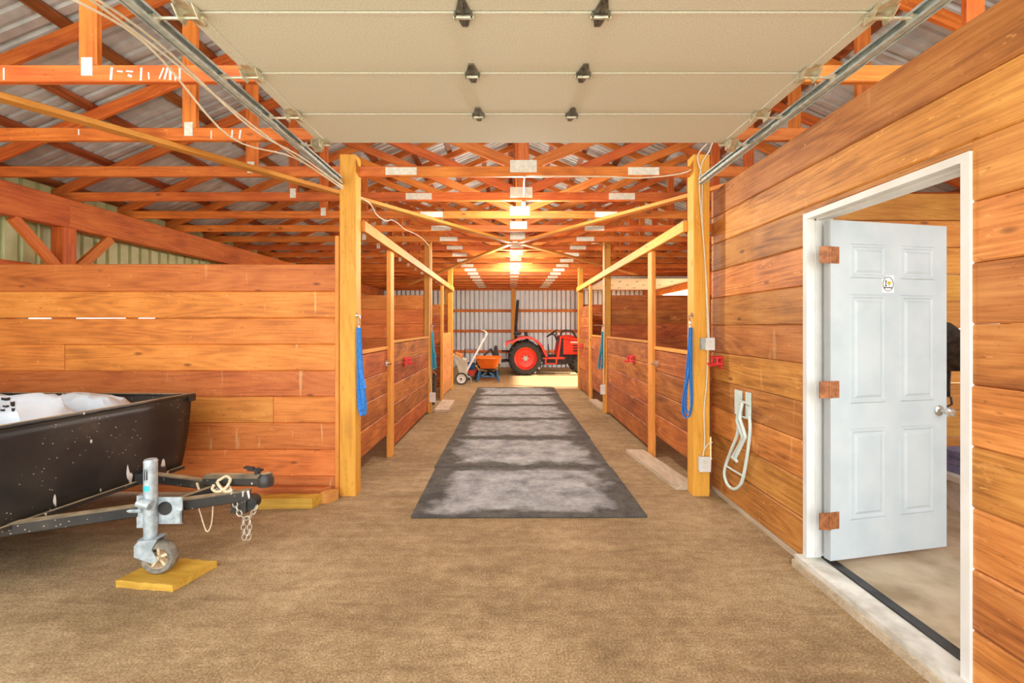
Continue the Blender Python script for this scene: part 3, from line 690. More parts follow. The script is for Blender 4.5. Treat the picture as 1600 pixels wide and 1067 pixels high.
for s, x, tx in ((-1, DX0 + .03, TXL), (1, DX1 - .03, TXR)):
    for i in range(6):
        y = ends[i] - (.03 if i == 0 else 0); par = sections[max(i - 1, 0)]
        m = MB(); z = ZD - .007
        if i == 0:
            m.prism([(x - .05, y - .06, z), (x + .05, y - .06, z), (x + .05, y + .02, z), (x - .05, y + .02, z)], (0, 0, -.005))
            m.add([(x - .03 + s * .03, y - .07, z - .005), (x + .03 + s * .03, y - .07, z - .005), (x + .03 + s * .04, y + .02, z - .06), (x - .03 + s * .04, y + .02, z - .06)], [(0, 1, 2, 3)])
            m.box((x - .03 + s * .03, y - .06, z - .05), (x - .026 + s * .03, y + .02, z)); m.box((x + .026 + s * .03, y - .06, z - .05), (x + .03 + s * .03, y + .02, z))
        else:
            m.prism([(x - .045, y - .01, z), (x - .012, y - .09, z), (x + .012, y - .09, z), (x + .045, y - .01, z), (x + .03, y + .03, z), (x + .012, y + .075, z), (x - .012, y + .075, z), (x - .03, y + .03, z)], (0, 0, -.005))
            for q in (-.04, .04): m.prism([(x + q - .003, y - .06, z), (x + q - .003, y + .03, z), (x + q - .003, y + .02, z - .04), (x + q - .003, y - .02, z - .04)], (.006, 0, 0))
        m.build('roller_hinge', 'hinge_pin', par)
        MB().cyl((x - s * .05, y + .003, TZ), (tx + s * .005, y + .003, TZ), .007).lathe((tx + s * .0, y + .003, TZ), (1, 0, 0), [(.004, -.012), (.02, -.012), (.02, .012), (.004, .012)], 14).build('roller', 'hinge_pin', par)
    # C-shaped track and the punched angle that hangs it
    m = MB(); w_ = .026; L = [(tx - s * .014, TZ - w_ + .012), (tx - s * .014, TZ - w_), (tx + s * .014, TZ - w_), (tx + s * .02, TZ), (tx + s * .014, TZ + w_), (tx - s * .014, TZ + w_), (tx - s * .014, TZ + w_ - .012)]
    pr = [Vector((a, .05, b)) for a, b in L]; pq = [Vector((a, 3.93, b)) for a, b in L]; n = len(L)
    m.add(pr + pq, [(i, i + 1, n + i + 1, n + i) for i in range(n - 1)])
    tr = m.build('track', 'galvanised', d2); md = tr.modifiers.new('s', 'SOLIDIFY'); md.thickness = .002
    m = MB().box((tx + s * .022, .05, TZ - .03), (tx + s * .026, 3.93, TZ + .03)).box((tx + s * .022, .05, TZ + .027), (tx + s * .06, 3.93, TZ + .031))
    m.build('track_angle', 'galvanised', d2)
    for y in (1.72, 2.5, 3.3): MB().bar((tx + s * .03, y, TZ + .02), (tx + s * .03, y, ZT + .06), .03, .004, up=(0, 1, 0)).build('hanger_strap', 'galvanised', d2)
# another overhead door, raised at the opening beside the tractor
d3 = thing('door_3', (3.6, 13.2, 2.6), 'white overhead door raised above the side opening near the tractor', 'door', kind='structure')
for i in range(5):
    x1 = XR - .1 - i * .47
    o = MB().box((x1 - .465, DY0, 2.725), (x1, DY1, 2.77), .006).build('door_section', 'white_paint', d3)
    for y in (12.2, 13.2, 14.2): MB().box((x1 - .03, y - .03, 2.713), (x1 + .03, y + .03, 2.725)).build('hinge', 'hinge_steel', o)
for y in (DY0 - .06, DY1 + .06): MB().box((XR - 2.6, y - .02, 2.72), (XR, y + .02, 2.78)).build('track', 'galvanised', d3)

# ------------------------------------------------------------------ rubber mats down the aisle
for k in range(6):
    y0 = 3.5 + k * 1.235
    o = MB(); n = 12
    cx = .135 + (.012, -.004, .006, 0, -.01, .004)[k]
    o.box((cx - .925, y0 + .006, .001), (cx + .925, y0 + 1.229, .019), .006)
    b = o.build('rubber_mat', 'mat_rubber', origin=(cx, y0 + .6175, 0))
    b.rotation_euler.z = R((.25, -.3, .2, 0, .3, -.2)[k])
    tag(b, 'grey rubber mat with dark damp edges, %s mat down the aisle' % ORD[k], 'mat', 'aisle mats')

# ------------------------------------------------------------------ bare bulbs
def cable(name, pts, label, r=.006, mat='cable_white', sm=6, group=None):
    return tag(MB().tube(pts, r, 6, smooth=sm).build(name, mat, smooth=True), label, 'cable', group)
for k, (y, z, e, mt, lab) in enumerate(((4.83, 2.765, 85, 'bulb_cool', 'glaring white bulb hung on a cable nearest the overhead door'), (7.98, 2.80, 60, 'bulb_warm', 'small warm bulb under the trusses halfway down the aisle'), (10.2, 2.80, 150, 'bulb_warm', 'small warm bulb under the trusses at the end of the aisle'))):
    x = P(818, 325, y).x if k == 0 else P(804.5, 400, y).x
    b = thing('light_bulb', (x, y, z - .06), lab, 'bulb', 'bare aisle bulbs')
    MB().lathe((x, y, z), (0, 0, 1), [(0, -.058), (.02, -.054), (.04, -.04), (.048, -.022), (.042, -.003), (.024, .018), (.014, .03)], 16).build('globe', mt, b, smooth=True)
    MB().cyl((x, y, z + .03), (x, y, z + .075), .02, .024).build('socket', 'white_paint', b)
    l = bpy.data.lights.new('bulb_light', 'POINT'); l.energy = e; l.shadow_soft_size = .05; l.color = (1, .95, .88) if k == 0 else (1, .93, .8)
    lo_ = bpy.data.objects.new('bulb_light', l); put(lo_, b, Matrix.Translation((x, y, z - .12)))
yC = TY0 + 2 * TS * .995
cable('light_cable', [P(1100, 262, 3.96) + Vector((0, 0, .1)), P(1085, 262, yC - .03), P(1060, 272, yC - .03), P(1000, 278, yC - .03), P(950, 276, yC - .03), P(860, 275.5, yC - .03), P(824, 275, yC - .03), P(819, 281, yC + .1), P(818.5, 296, 4.6), P(818, 308, 4.83)], 'white cable strung along the truss chord to the glaring bulb')
cable('light_cable', [P(556, 305, 4.1), P(578, 318, 4.3), P(588, 335, 4.75), P(603, 345, 5.2), P(612, 343.5, 5.35), P(622, 349, 5.55), P(632, 358, 5.85), P(648, 365, 6.2), P(660, 373, 6.6), P(668, 381.5, 7.15), P(671, 387, 7.71), P(671.5, 420, 7.71), P(671, 480, 7.71), P(671, 560, 7.71), P(674, 613, 7.71)], 'white cable sagging from the first trailer-side post to the second')
cable('light_cable', [P(924, 380.5, 7.12), P(934, 380.5, 7.14), P(942, 384, 7.5), P(944, 390, 7.71), P(944.5, 470, 7.71), P(943, 600, 7.71)], 'white cable dropping down the second tack-room-side post')
cable('post_cable', [WX(1125, 190, 1.665) , P(1118, 205, 3.93), P(1110, 232, 3.93), P(1096, 258, 3.94), P(1093, 300, 3.94), P(1101, 400, 3.94), P(1104, 470, 3.94), P(1106, 528, 3.94)], 'cream cable looping down the first tack-room-side post to the switch box', .006)
cable('post_cable', [P(1104, 225, 3.95), P(1090, 245, 3.94), P(1097, 280, 3.94), P(1097, 340, 3.94), P(1103, 430, 3.94), P(1108, 530, 3.94)], 'second cream cable beside it on the first tack-room-side post', .006)
cable('post_cable', [P(1106, 545, 3.94), P(1104, 600, 3.94), P(1100, 640, 3.945), P(1101, 690, 3.945), P(1098, 715, 3.945)], 'cream cable between switch box and outlet low on the post', .006)
cable('post_cable', [P(1101, 702, 3.945), P(1106, 694, 3.94), P(1113, 691, 3.94)], 'loose cable end sticking out above the low outlet', .005)
for k, (dx, sag) in enumerate(((-.1, .02), (-.16, .08), (-.14, -.01))):
    cable('track_cable', [(TXL + dx, .3, 2.76), (TXL + dx - sag * .3, 1.4, 2.74 - sag * .5), (TXL + dx, 2.0, 2.77), (TXL + dx + .03 - sag, 2.7, 2.72 - sag), (TXL + dx + .05, 3.3, 2.74), (TXL + .02, 3.9, 2.72 - sag * .3)],
          ('pale cable hugging the trailer-side door track', 'pale cable sagging lowest under the trailer-side door track', 'thin pale cable between the other two along the door track')[k], .0055)

def outlet(name, p, s, label, ax='y', mat='white_paint'):
    t = thing(name, p, label, 'electrical box')
    x, y, z = p
    MB().box((x - s * .4, y, z - s * .55), (x + s * .4, y + .04, z + s * .55), .006).build('box_body', mat, t)
    MB().box((x - s * .45, y - .006, z - s * .6), (x + s * .45, y, z + s * .6)).build('cover_plate', 'white_paint', t)
    m = MB()
    for dz in (-.2, .2): m.box((x - s * .17, y - .009, z + dz * s - s * .13), (x + s * .17, y - .006, z + dz * s + s * .13))
    m.build('socket_face', 'cream_plastic', t)
yF = PY[0] - .0725
p = P(1098, 723, yF); outlet('outlet_box', (p.x, yF - .042, p.z), .11, 'white outlet box low on the first tack-room-side post')
p = P(1106, 537, yF); outlet('switch_box', (p.x, yF - .042, p.z), .09, 'white switch box at mid height on the first tack-room-side post', mat='galvanised')
MB().box((p.x - .075, yF - .04, p.z - .05), (p.x - .04, yF, p.z + .05)).build('junction_side', 'galvanised', bpy.data.objects['switch_box'])
y2 = PY[1] - .065
p = P(674, 620, y2); outlet('outlet_box', (p.x + .02, y2 - .042, p.z), .14, 'white outlet box low on the second trailer-side post')
p = P(943, 608, y2); outlet('outlet_box', (p.x, y2 - .042, p.z), .14, 'white outlet box low on the second tack-room-side post')

# ------------------------------------------------------------------ lead ropes, hooks, saddle rack
def lead(top, L, sx, label, mat, wd=.022):
    t = thing('lead_rope', top, label, 'lead rope', 'lead ropes on the posts')
    x, y, z = top; xo = x + sx * .022
    m = MB().cyl((x - sx * .002, y, z), (x + sx * .008, y, z), .024, n=14); m.tube([(x + sx * .006, y, z), (xo + sx * .01, y - .0, z - .006), (xo + sx * .008, y, z - .03)], .006)
    m.build('wall_hook', 'chrome', t)
    m = MB().tube([(xo, y - .014, z - .05), (xo, y, z - .03), (xo, y + .014, z - .05), (xo, y + .01, z - .085), (xo, y - .01, z - .085)], .005, closed=True, smooth=4)
    m.cyl((xo, y, z - .085), (xo, y, z - .115), .009); m.build('snap_clip', 'chrome', t)
    zz = z - .11
    m = MB()
    for off, ln_, sp_ in ((0, L, .052), (.03, L * .94, .04)):
        pts = []
        for i in range(29):
            a = i / 28; ang = math.pi * 2 * a
            w_ = sp_ * math.sin(ang) * (.3 + .7 * math.sin(math.pi * a) ** 2)
            pts.append((xo + sx * (.03 * math.sin(math.pi * a) + .004) - w_ * .8, y - .01 - off + w_ * .5, zz - ln_ * math.sin(math.pi * a) ** .75))
        m.ribbon(pts, (.8, .6, 0), wd * 1.5, .006)
    m.ribbon([(xo + sx * .012, y - .03, zz - L * .4), (xo + sx * .03, y - .05, zz - L * .5), (xo + sx * .07, y - .06, zz - L * .68)], (.8, .6, 0), wd * 1.3, .006)
    m.build('webbing', mat, t)
lead((PXL + .0735, 3.985, 1.6), .78, 1, 'blue webbing lead looped on the first trailer-side post', 'blue_web')
lead((PXR - .0735, 3.985, 1.6), .80, -1, 'blue webbing lead looped on the first tack-room-side post', 'blue_web')
lead((PXL + .0735 - .005, 7.79, 1.52), .66, 1, 'teal lead hanging on the second trailer-side post', 'teal_web')
lead((PXR - .0735 + .005, 7.79, 1.52), .66, -1, 'teal lead hanging on the second tack-room-side post', 'teal_web')

def red_hook(p, d, label, sc=1.0):
    """plastic bridle hook: a plate with a half-ring and a prong, facing d"""
    p = Vector(p); d = Vector(d); s = Vector((0, 0, 1)).cross(d); t = thing('bridle_hook', p, label, 'hook', 'red bridle hooks')
    up = Vector((0, 0, 1)); m = MB()
    m.prism([p + s * a * sc + up * b * sc for a, b in ((-.03, -.06), (.03, -.06), (.035, .06), (-.035, .06))], d * .01); m.build('back_plate', 'red_plastic', t)
    m = MB()
    for zz in (.045, -.01):
        m.tube([p + d * (.005 + .075 * math.sin(R(a))) * sc + s * .06 * math.cos(R(a)) * sc + up * zz * sc for a in range(0, 181, 15)], .01 * sc, 8)
    m.tube([p + d * .01, p + d * .09 * sc - up * .03 * sc, p + d * .12 * sc - up * .005 * sc], .01 * sc, 8, smooth=4)
    for a in (40, 90, 140): m.cyl(p + d * (.005 + .075 * math.sin(R(a))) * sc + s * .06 * math.cos(R(a)) * sc + up * .045 * sc, p + d * (.005 + .075 * math.sin(R(a))) * sc + s * .06 * math.cos(R(a)) * sc - up * .01 * sc, .008 * sc, n=8)
    m.build('hook_arms', 'red_plastic', t)
red_hook(WX(632, 565, -1.40), (1, 0, 0), 'red plastic bridle hook on the stall front opposite the tack room')
red_hook(WX(990, 562, 1.655), (-1, 0, 0), 'red plastic bridle hook on the stall front beside the tack room')
red_hook(WX(1126, 566, XF - .001), (-1, 0, 0), 'red plastic bridle hook on the tack room wall by the post', .95)
red_hook(WX(910, 541, 1.655), (-1, 0, 0), 'small red bridle hook on the dark stall front near the tractor')

sr_ = thing('saddle_rack', (XF, 3.5, .2), 'pale folding tube saddle rack hung on the tack room wall', 'rack')
q = lambda px, py, d=.03: WX(px, py, XF - d)
for px0, px1, py0, py1 in ((1150, 1160, 608, 650), (1167, 1174, 612, 655)):
    a, b = q(px0, py0, 0), q(px1, py1, 0)
    MB().box((XF - .012, b.y, min(a.z, b.z)), (XF, a.y, max(a.z, b.z))).build('mount_plate', 'rack_tube', sr_)
MB().tube([q(1153, 645), q(1153, 675), q(1144, 700), q(1134, 727), q(1132, 742), q(1137, 757), q(1147, 764), q(1157, 757), q(1163, 738), q(1169, 700), q(1172, 670), q(1171, 650)], .0125, 10, smooth=6).build('outer_loop', 'rack_tube', sr_, smooth=True)
MB().tube([q(1160, 628, .06), q(1156, 650, .07), q(1158, 660, .07), q(1164, 680, .07), q(1161, 690, .07), q(1148, 718, .07)], .0125, 10, smooth=5).tube([q(1156, 632, .045), q(1152, 655, .05), q(1154, 665, .05), q(1160, 682, .05), q(1157, 692, .05), q(1145, 714, .05)], .0125, 10, smooth=5).cyl(q(1144, 714, .05), q(1151, 720, .07), .012).build('folding_arm', 'rack_tube', sr_, smooth=True)
MB().cyl(q(1135, 728), q(1163, 745), .008).cyl(q(1154, 625), q(1172, 632), .008).cyl(q(1157, 650), q(1172, 655), .007).build('cross_bar', 'rack_tube', sr_, smooth=True)

# ------------------------------------------------------------------ loose planks on the ground
def plank(name, a, b, wd, th, mat, label, cat='plank'):
    a = Vector(a); b = Vector(b); d = (b - a).normalized(); s = Vector((-d.y, d.x, 0)); m = MB(); n = 8; top = []
    rnd = random.Random(len(label))
    L1 = [a.lerp(b, i / n) + s * (wd / 2 + rnd.uniform(-.008, .008)) for i in range(n + 1)]
    L2 = [a.lerp(b, i / n) - s * (wd / 2 + rnd.uniform(-.008, .008)) for i in range(n + 1)]
    L1[-1] += d * .04; L2[0] -= d * .03
    vs = []
    for p_, q_ in zip(L1, L2): vs += [p_, q_, q_ + Vector((0, 0, th)), p_ + Vector((0, 0, th))]
    fs = [(i * 4 + k, i * 4 + (k + 1) % 4, i * 4 + 4 + (k + 1) % 4, i * 4 + 4 + k) for i in range(n) for k in range(4)] + [(3, 2, 1, 0), tuple(n * 4 + k for k in range(4))]
    m.add(vs, fs)
    c = (a + b) / 2
    mid = Matrix.Translation((c.x, c.y, a.z)) @ Matrix.Rotation(math.atan2(d.y, d.x), 4, 'Z')
    WM['_tmp'] = mid
    me = bpy.data.meshes.new(name); inv = mid.inverted(); me.from_pydata([inv @ v for v in m.v], [], m.f); me.update(); me.materials.append(M[mat])
    return tag(put(bpy.data.objects.new(name, me), None, mid), label, cat)
plank('plank', (1.62, 4.12, .001), (1.48, 5.3, .001), .2, .04, 'grey_plank', 'weathered split plank lying on the dirt at the gate beside the tack room')
plank('plank', (1.72, 8.0, .001), (1.66, 9.0, .001), .16, .04, 'grey_plank', 'short grey plank under the far stall gate on the tack room side')
plank('plank', (-1.2, 7.82, .001), (-1.22, 8.85, .001), .25, .05, 'grey_plank', 'short pale plank on the dirt below the second trailer-side post')
plank('timber_offcut', (-2.12, 3.72, .001), (-1.63, 3.74, .001), .1, .085, 'timber_yellow', 'yellow timber offcut on the dirt below the boarded wall', 'timber')
plank('timber_offcut', (-1.58, 3.84, .001), (-1.53, 3.84, .001), .1, .09, 'stall_wood_pale', 'tiny orange wood chunk at the foot of the first trailer-side post', 'timber')
plank('skirting_plank', (-2.7, 3.94, .001), (-1.62, 3.9, .001), .03, .1, 'board_wood', 'low loose board leaning along the foot of the boarded wall', 'plank')
plank('jack_block', (-2.22, 2.68, .001), (-1.885, 2.68, .001), .27, .04, 'timber_yellow', 'thick yellow wood block under the trailer jack wheel', 'block').rotation_euler.z = R(-8)

# black bucket inside the open far stall
bk = thing('bucket', (-1.62, 8.6, 0), 'black rubber bucket in the open stall behind the teal lead', 'bucket')
MB().lathe((-1.62, 8.6, .002), (0, 0, 1), [(0, 0), (.17, 0), (.21, .55), (.225, .56), (.215, .565), (.2, .55), (.165, .02), (0, .02)], 24).build('bucket_body', 'black_rubber', bk, smooth=True)
MB().tube([(-1.62 - .21, 8.6, .56), (-1.62 - .15, 8.5, .66), (-1.62, 8.46, .7), (-1.62 + .15, 8.5, .66), (-1.62 + .21, 8.6, .56)], .007, smooth=4).build('bail_handle', 'chain_steel', bk)

# ------------------------------------------------------------------ trailer
tr = thing('dump_trailer', (-3.2, 2.8, 0), 'black steel dump trailer with paint chips, tongue resting on a jack', 'trailer')
FT, NTp = Vector((-2.56, 3.6, .95)), Vector((-2.83, 2.06, .95))       # top corners of the front panel
FB, NB = Vector((-2.56, 3.48, .42)), Vector((-2.80, 2.16, .42))
back = Vector((-1.75, .06, 0))
m = MB(); nu, nv = 16, 8; vs = []
for j in range(nv + 1):
    t = j / nv
    for i in range(nu + 1):
        a = FB.lerp(NB, i / nu).lerp(FT.lerp(NTp, i / nu), t)
        vs.append(a + Vector((.014 * math.sin(math.pi * t) + .01 * (1 - t), 0, 0)))
m.add(vs, [(j * (nu + 1) + i, j * (nu + 1) + i + 1, (j + 1) * (nu + 1) + i + 1, (j + 1) * (nu + 1) + i) for j in range(nv) for i in range(nu)])
fpn = m.build('front_panel', 'trailer_black', tr, smooth=True); md = fpn.modifiers.new('s', 'SOLIDIFY'); md.thickness = .005
MB().tube([FT + Vector((.0, .03, 0)), NTp], .016, 8).build('rolled_rim', 'trailer_black', fpn, smooth=True)
MB().bar(FB + Vector((.02, 0, -.012)), NB + Vector((.02, 0, -.012)), .024, .03).build('bottom_lip', 'trailer_black', fpn)
MB().box((FT.x - .05, FT.y - .03, .9), (FT.x + .01, FT.y + .035, .955), .006).build('corner_bracket', 'trailer_black', fpn)
for T_, B_, nm in ((FT, FB, 'far'), (NTp, NB, 'near')):
    m = MB().add([T_, B_, B_ + back, T_ + back], [(0, 1, 2, 3)]); o = m.build('side_panel', 'trailer_black', tr); md = o.modifiers.new('s', 'SOLIDIFY'); md.thickness = .005
    MB().tube([T_, T_ + back], .014, 8).build('rolled_rim', 'trailer_black', o, smooth=True)
m = MB().add([FT + back, FB + back, NB + back, NTp + back], [(0, 1, 2, 3)]); o = m.build('tailgate', 'trailer_black', tr); md = o.modifiers.new('s', 'SOLIDIFY'); md.thickness = .005
m = MB().add([FB, NB, NB + back, FB + back], [(0, 1, 2, 3)]); o = m.build('bed', 'trailer_black', tr); md = o.modifiers.new('s', 'SOLIDIFY'); md.thickness = .02
for y in (1.88, 3.7):
    c = Vector((-3.75, y, .255))
    m = MB().lathe(c, (0, 1, 0), [(.13, -.075), (.22, -.085), (.25, -.06), (.255, 0), (.25, .06), (.22, .085), (.13, .075)], 28)
    o = m.build('wheel', 'black_rubber', tr, smooth=True)
    MB().lathe(c, (0, 1, 0), [(.0, -.03), (.05, -.035), (.06, -.05), (.12, -.03), (.135, -.075), (.135, .075), (.12, .03), (0, .03)], 24).build('rim', 'white_paint', o, smooth=True)
MB().cyl((-3.75, 1.85, .255), (-3.75, 3.72, .255), .025).box((-3.8, 2.3, .255), (-3.7, 2.36, .42)).box((-3.8, 3.2, .255), (-3.7, 3.26, .42)).build('axle', 'trailer_black', tr)
tipN, baseN = Vector((-1.67, 2.885, .42)), Vector((-2.80, 2.44, .39))
tipF, baseF = Vector((-1.93, 2.95, .455)), Vector((-2.6, 3.2, .43))
MB().bar(baseN, tipN, .066, .06, ch=.006).build('drawbar_arm', 'trailer_black', tr)
MB().bar(baseF, tipF, .06, .06, ch=.006).build('drawbar_arm', 'trailer_black', tr)
MB().bar((-2.05, 2.78, .42), (-1.9, 2.95, .45), .04, .04).build('drawbar_gusset', 'trailer_black', tr)
m = MB().bar((-1.99, 2.94, .495), (-1.56, 2.885, .515), .075, .075, ch=.02)
m.lathe((-1.575, 2.887, .515), (0, 0, 1), [(0, .042), (.03, .04), (.046, .02), (.05, -.02), (.046, -.04), (0, -.04)], 20)
cpl = m.build('coupler', 'trailer_black', tr, smooth=True)
MB().bar((-1.69, 2.9, .575), (-1.6, 2.888, .573), .012, .035).cyl((-1.63, 2.892, .54), (-1.63, 2.892, .585), .018).bar((-1.72, 2.905, .588), (-1.66, 2.9, .582), .012, .03).build('coupler_latch', 'black_metal', cpl)
MB().box((-1.78, 2.85, .31), (-1.68, 2.9, .40)).build('coupler_bracket', 'trailer_black', cpl)
MB().cyl((-1.665, 2.86, .37), (-1.665, 2.92, .37), .045, n=14).build('bracket_pin', 'black_metal', cpl)
MB().box((-2.63, 3.12, .4), (-2.53, 3.3, .47)).cyl((-2.53, 3.2, .45), (-2.5, 3.2, .45), .03).build('hinge_lug', 'black_metal', tr)
# jack with castor wheel
JX, JYY = -2.13, 2.655
jk = MB().cyl((JX, JYY, .25), (JX, JYY, .70), .035, n=20).cyl((JX, JYY, .7), (JX, JYY, .715), .037, .03, n=20).build('jack_tube', 'zinc_white', tr, smooth=True)
MB().box((JX - .075, JYY + .022, .32), (JX + .17, JYY + .03, .48)).box((JX + .14, JYY + .005, .33), (JX + .17, JYY + .03, .4)).box((JX - .075, JYY - .01, .31), (JX - .03, JYY + .03, .5)).cyl((JX + .035, JYY - .045, .455), (JX - .035, JYY - .045, .475), .026).build('swivel_bracket', 'zinc_white', jk)
MB().cyl((JX + .07, JYY + .015, .415), (JX + .07, JYY + .022, .415), .04, n=20).build('bracket_bore', 'black_metal', jk)
MB().tube([(JX - .03, JYY - .03, .42), (JX - .1, JYY - .02, .415), (JX - .13, JYY - .02, .42)], .011, smooth=4).build('pull_pin', 'zinc_white', jk)
m = MB(); n = 10
for z0, z1, mt, nm in ((.6, .665, 'ink_black', 'decal_mark'), (.535, .565, 'teal_print', 'decal_band')):
    m = MB(); r = .0356; a0, a1 = (R(250), R(285)) if nm == 'decal_mark' else (R(215), R(300)); rows = 8
    for i in range(rows + 1):
        a = a0 + (a1 - a0) * i / rows; m.v += [Vector((JX + r * math.cos(a), JYY + r * math.sin(a), z0)), Vector((JX + r * math.cos(a), JYY + r * math.sin(a), z1 - (.02 * (i % 3 == 1) if nm == 'decal_mark' else 0)))]
    m.f = [(2 * i, 2 * i + 2, 2 * i + 3, 2 * i + 1) for i in range(rows)]
    if nm == 'decal_mark': m.f = m.f[:3] + m.f[5:]
    m.build(nm, mt, jk)
wc = Vector((JX + .055, JYY, .138))
fdir = Vector((1, .1, 0)).normalized(); sdir = Vector((-fdir.y, fdir.x, 0))
m = MB()
for s in (-1, 1):
    o = sdir * s * .042
    m.prism([wc + o + fdir * a + Vector((0, 0, b)) for a, b in ((-.115, .02), (-.115, .085), (-.09, .115), (.01, .115), (-.02, .06), (.015, -.01), (-.02, -.02))], sdir * .004)
m.add([wc + sdir * .046 + fdir * -.1 + Vector((0, 0, .115)), wc - sdir * .046 + fdir * -.1 + Vector((0, 0, .115)), wc - sdir * .046 + fdir * .015 + Vector((0, 0, .118)), wc + sdir * .046 + fdir * .015 + Vector((0, 0, .118))], [(0, 1, 2, 3)])
m.build('castor_fork', 'zinc_white', jk)
cw = MB().lathe(wc, sdir, [(.06, -.028), (.085, -.032), (.096, -.02), (.098, 0), (.096, .02), (.085, .032), (.06, .028)], 28).build('castor_wheel', 'dusty_rubber', jk, smooth=True)
m = MB().cyl(wc - sdir * .036, wc + sdir * .036, .016)
for k in range(5):
    a = R(72 * k + 20); e = fdir * math.cos(a) + Vector((0, 0, math.sin(a)))
    m.bar(wc + e * .01, wc + e * .064, .03, .014, up=sdir)
m.lathe(wc, sdir, [(.058, -.026), (.066, -.026), (.066, .026), (.058, .026)], 24)
m.build('castor_hub', 'rope_tan', jk)
# safety chain: each link modelled, joined as one flexible part
def chain(pts, name, mat, par):
    P_ = spline([Vector(p) for p in pts], 24); out = [P_[0]]; pitch = .03
    for p in P_:
        if (p - out[-1]).length >= pitch: out.append(p)
    m = MB()
    for i, (a, b) in enumerate(zip(out[:-1], out[1:])):
        d = (b - a).normalized(); u_ = d.orthogonal().normalized(); v_ = d.cross(u_)
        w_ = u_.lerp(v_, .0) if i % 2 else v_
        c = (a + b) / 2
        m.tube([c + d * .021 * math.cos(R(k)) * 1.0 + w_ * .013 * math.sin(R(k)) for k in range(0, 360, 36)], .0038, 5, closed=True)
    return m.build(name, mat, par, smooth=True)
yc = 2.84
chain([P(331, 757, 2.92), P(345, 766, 2.86), P(360, 762, yc), P(364, 778, yc), P(369, 792, yc), P(376, 805, yc), P(386, 811, yc), P(396, 800, yc), P(402, 790, yc)], 'safety_chain', 'chain_steel', tr)
chain([P(380, 812, yc), P(381, 828, yc), P(382, 843, yc)], 'safety_chain', 'chain_steel', tr)
chain([P(390, 812, yc), P(390, 828, yc), P(388, 845, yc)], 'safety_chain', 'chain_steel', tr)
MB().tube([P(335, 757, 2.85), P(332, 764, 2.84), P(340, 768, 2.84), P(352, 763, 2.84), P(360, 750, 2.87), P(354, 744, 2.9), P(346, 748, 2.88), P(340, 754, 2.86), P(352, 768, 2.84), P(364, 765, 2.84)], .009, 7, smooth=5).build('rope_wrap', 'rope_tan', tr, smooth=True)
MB().tube([P(308, 755, 2.93), P(312, 766, 2.88), P(318, 764, 2.9)], .007, smooth=4).build('rope_wrap', 'rope_tan', tr, smooth=True)
MB().tube([P(309, 788, 2.8), P(314, 805, 2.8), P(321, 827, 2.79), P(326, 829, 2.79), P(331, 815, 2.8), P(333, 788, 2.82)], .0035, smooth=6).build('loose_wire', 'rope_tan', tr, smooth=True)

def bag(c, sx, sy, sz, seed, label):
    c = Vector(c); m = MB(); nu, nv = 40, 24; vs = []
    for j in range(nv + 1):
        ph = -math.pi / 2 + math.pi * j / nv
        for i in range(nu):
            th = 2 * math.pi * i / nu
            f = lambda v_, e: math.copysign(abs(v_) ** e, v_)
            p = Vector((f(math.cos(ph), .6) * f(math.cos(th), .55), f(math.cos(ph), .6) * f(math.sin(th), .55), f(math.sin(ph), .75)))
            n_ = noise.noise(p * 2.3 + Vector((seed, 0, 0))) * .14 + noise.noise(p * 6 + Vector((0, seed, 0))) * .07 + noise.noise(Vector((p.x * 14, p.y * 9, p.z * 9 + seed))) * .025
            q_ = Vector((p.x * sx, p.y * sy, p.z * sz)) * (1 + n_)
            q_.z = max(q_.z, -sz * .92)
            vs.append(c + q_)
    fs = [(j * nu + i, j * nu + (i + 1) % nu, (j + 1) * nu + (i + 1) % nu, (j + 1) * nu + i) for j in range(nv) for i in range(nu)]
    o = m.add(vs, fs).build('feed_bag', 'bag_white', smooth=True); return tag(o, label, 'bag', 'white bags in the trailer')
b1 = bag((-3.25, 2.72, .745), .46, .36, .325, 3.1, 'bulging white plastic bag with black print heaped in the trailer')
b2 = bag((-3.22, 3.3, .71), .42, .17, .285, 8.4, 'flatter white plastic bag behind it in the trailer, towards the boarded wall')
m = MB()
inv = WM[b1.name]
bm = bmesh.new(); bm.from_mesh(b1.data); from mathutils.bvhtree import BVHTree
tree = BVHTree.FromBMesh(bm); bm.free()
for k, (px, py, w_, h_) in enumerate(((2, 622, 14, 4), (16, 628, 7, 7), (4, 634, 10, 3), (18, 638, 5, 5), (0, 640, 8, 3))):
    e = Vector((0, 0, H)); quad = []
    for a, b in ((0, 0), (.5, .15), (1, -.1), (1, 1), (.5, 1.2), (0, .9)):
        d = (P(px + a * w_, py + b * h_, 3) - e).normalized(); loc, nn, idx, dist = tree.ray_cast(inv.inverted() @ e, d)
        if loc is None: break
        quad.append(inv @ (loc + nn * .004))
    if len(quad) == 6: n = len(m.v); m.v += quad; m.f.append(tuple(range(n, n + 6)))
if m.v: m.build('bag_print', 'ink_black', b1)

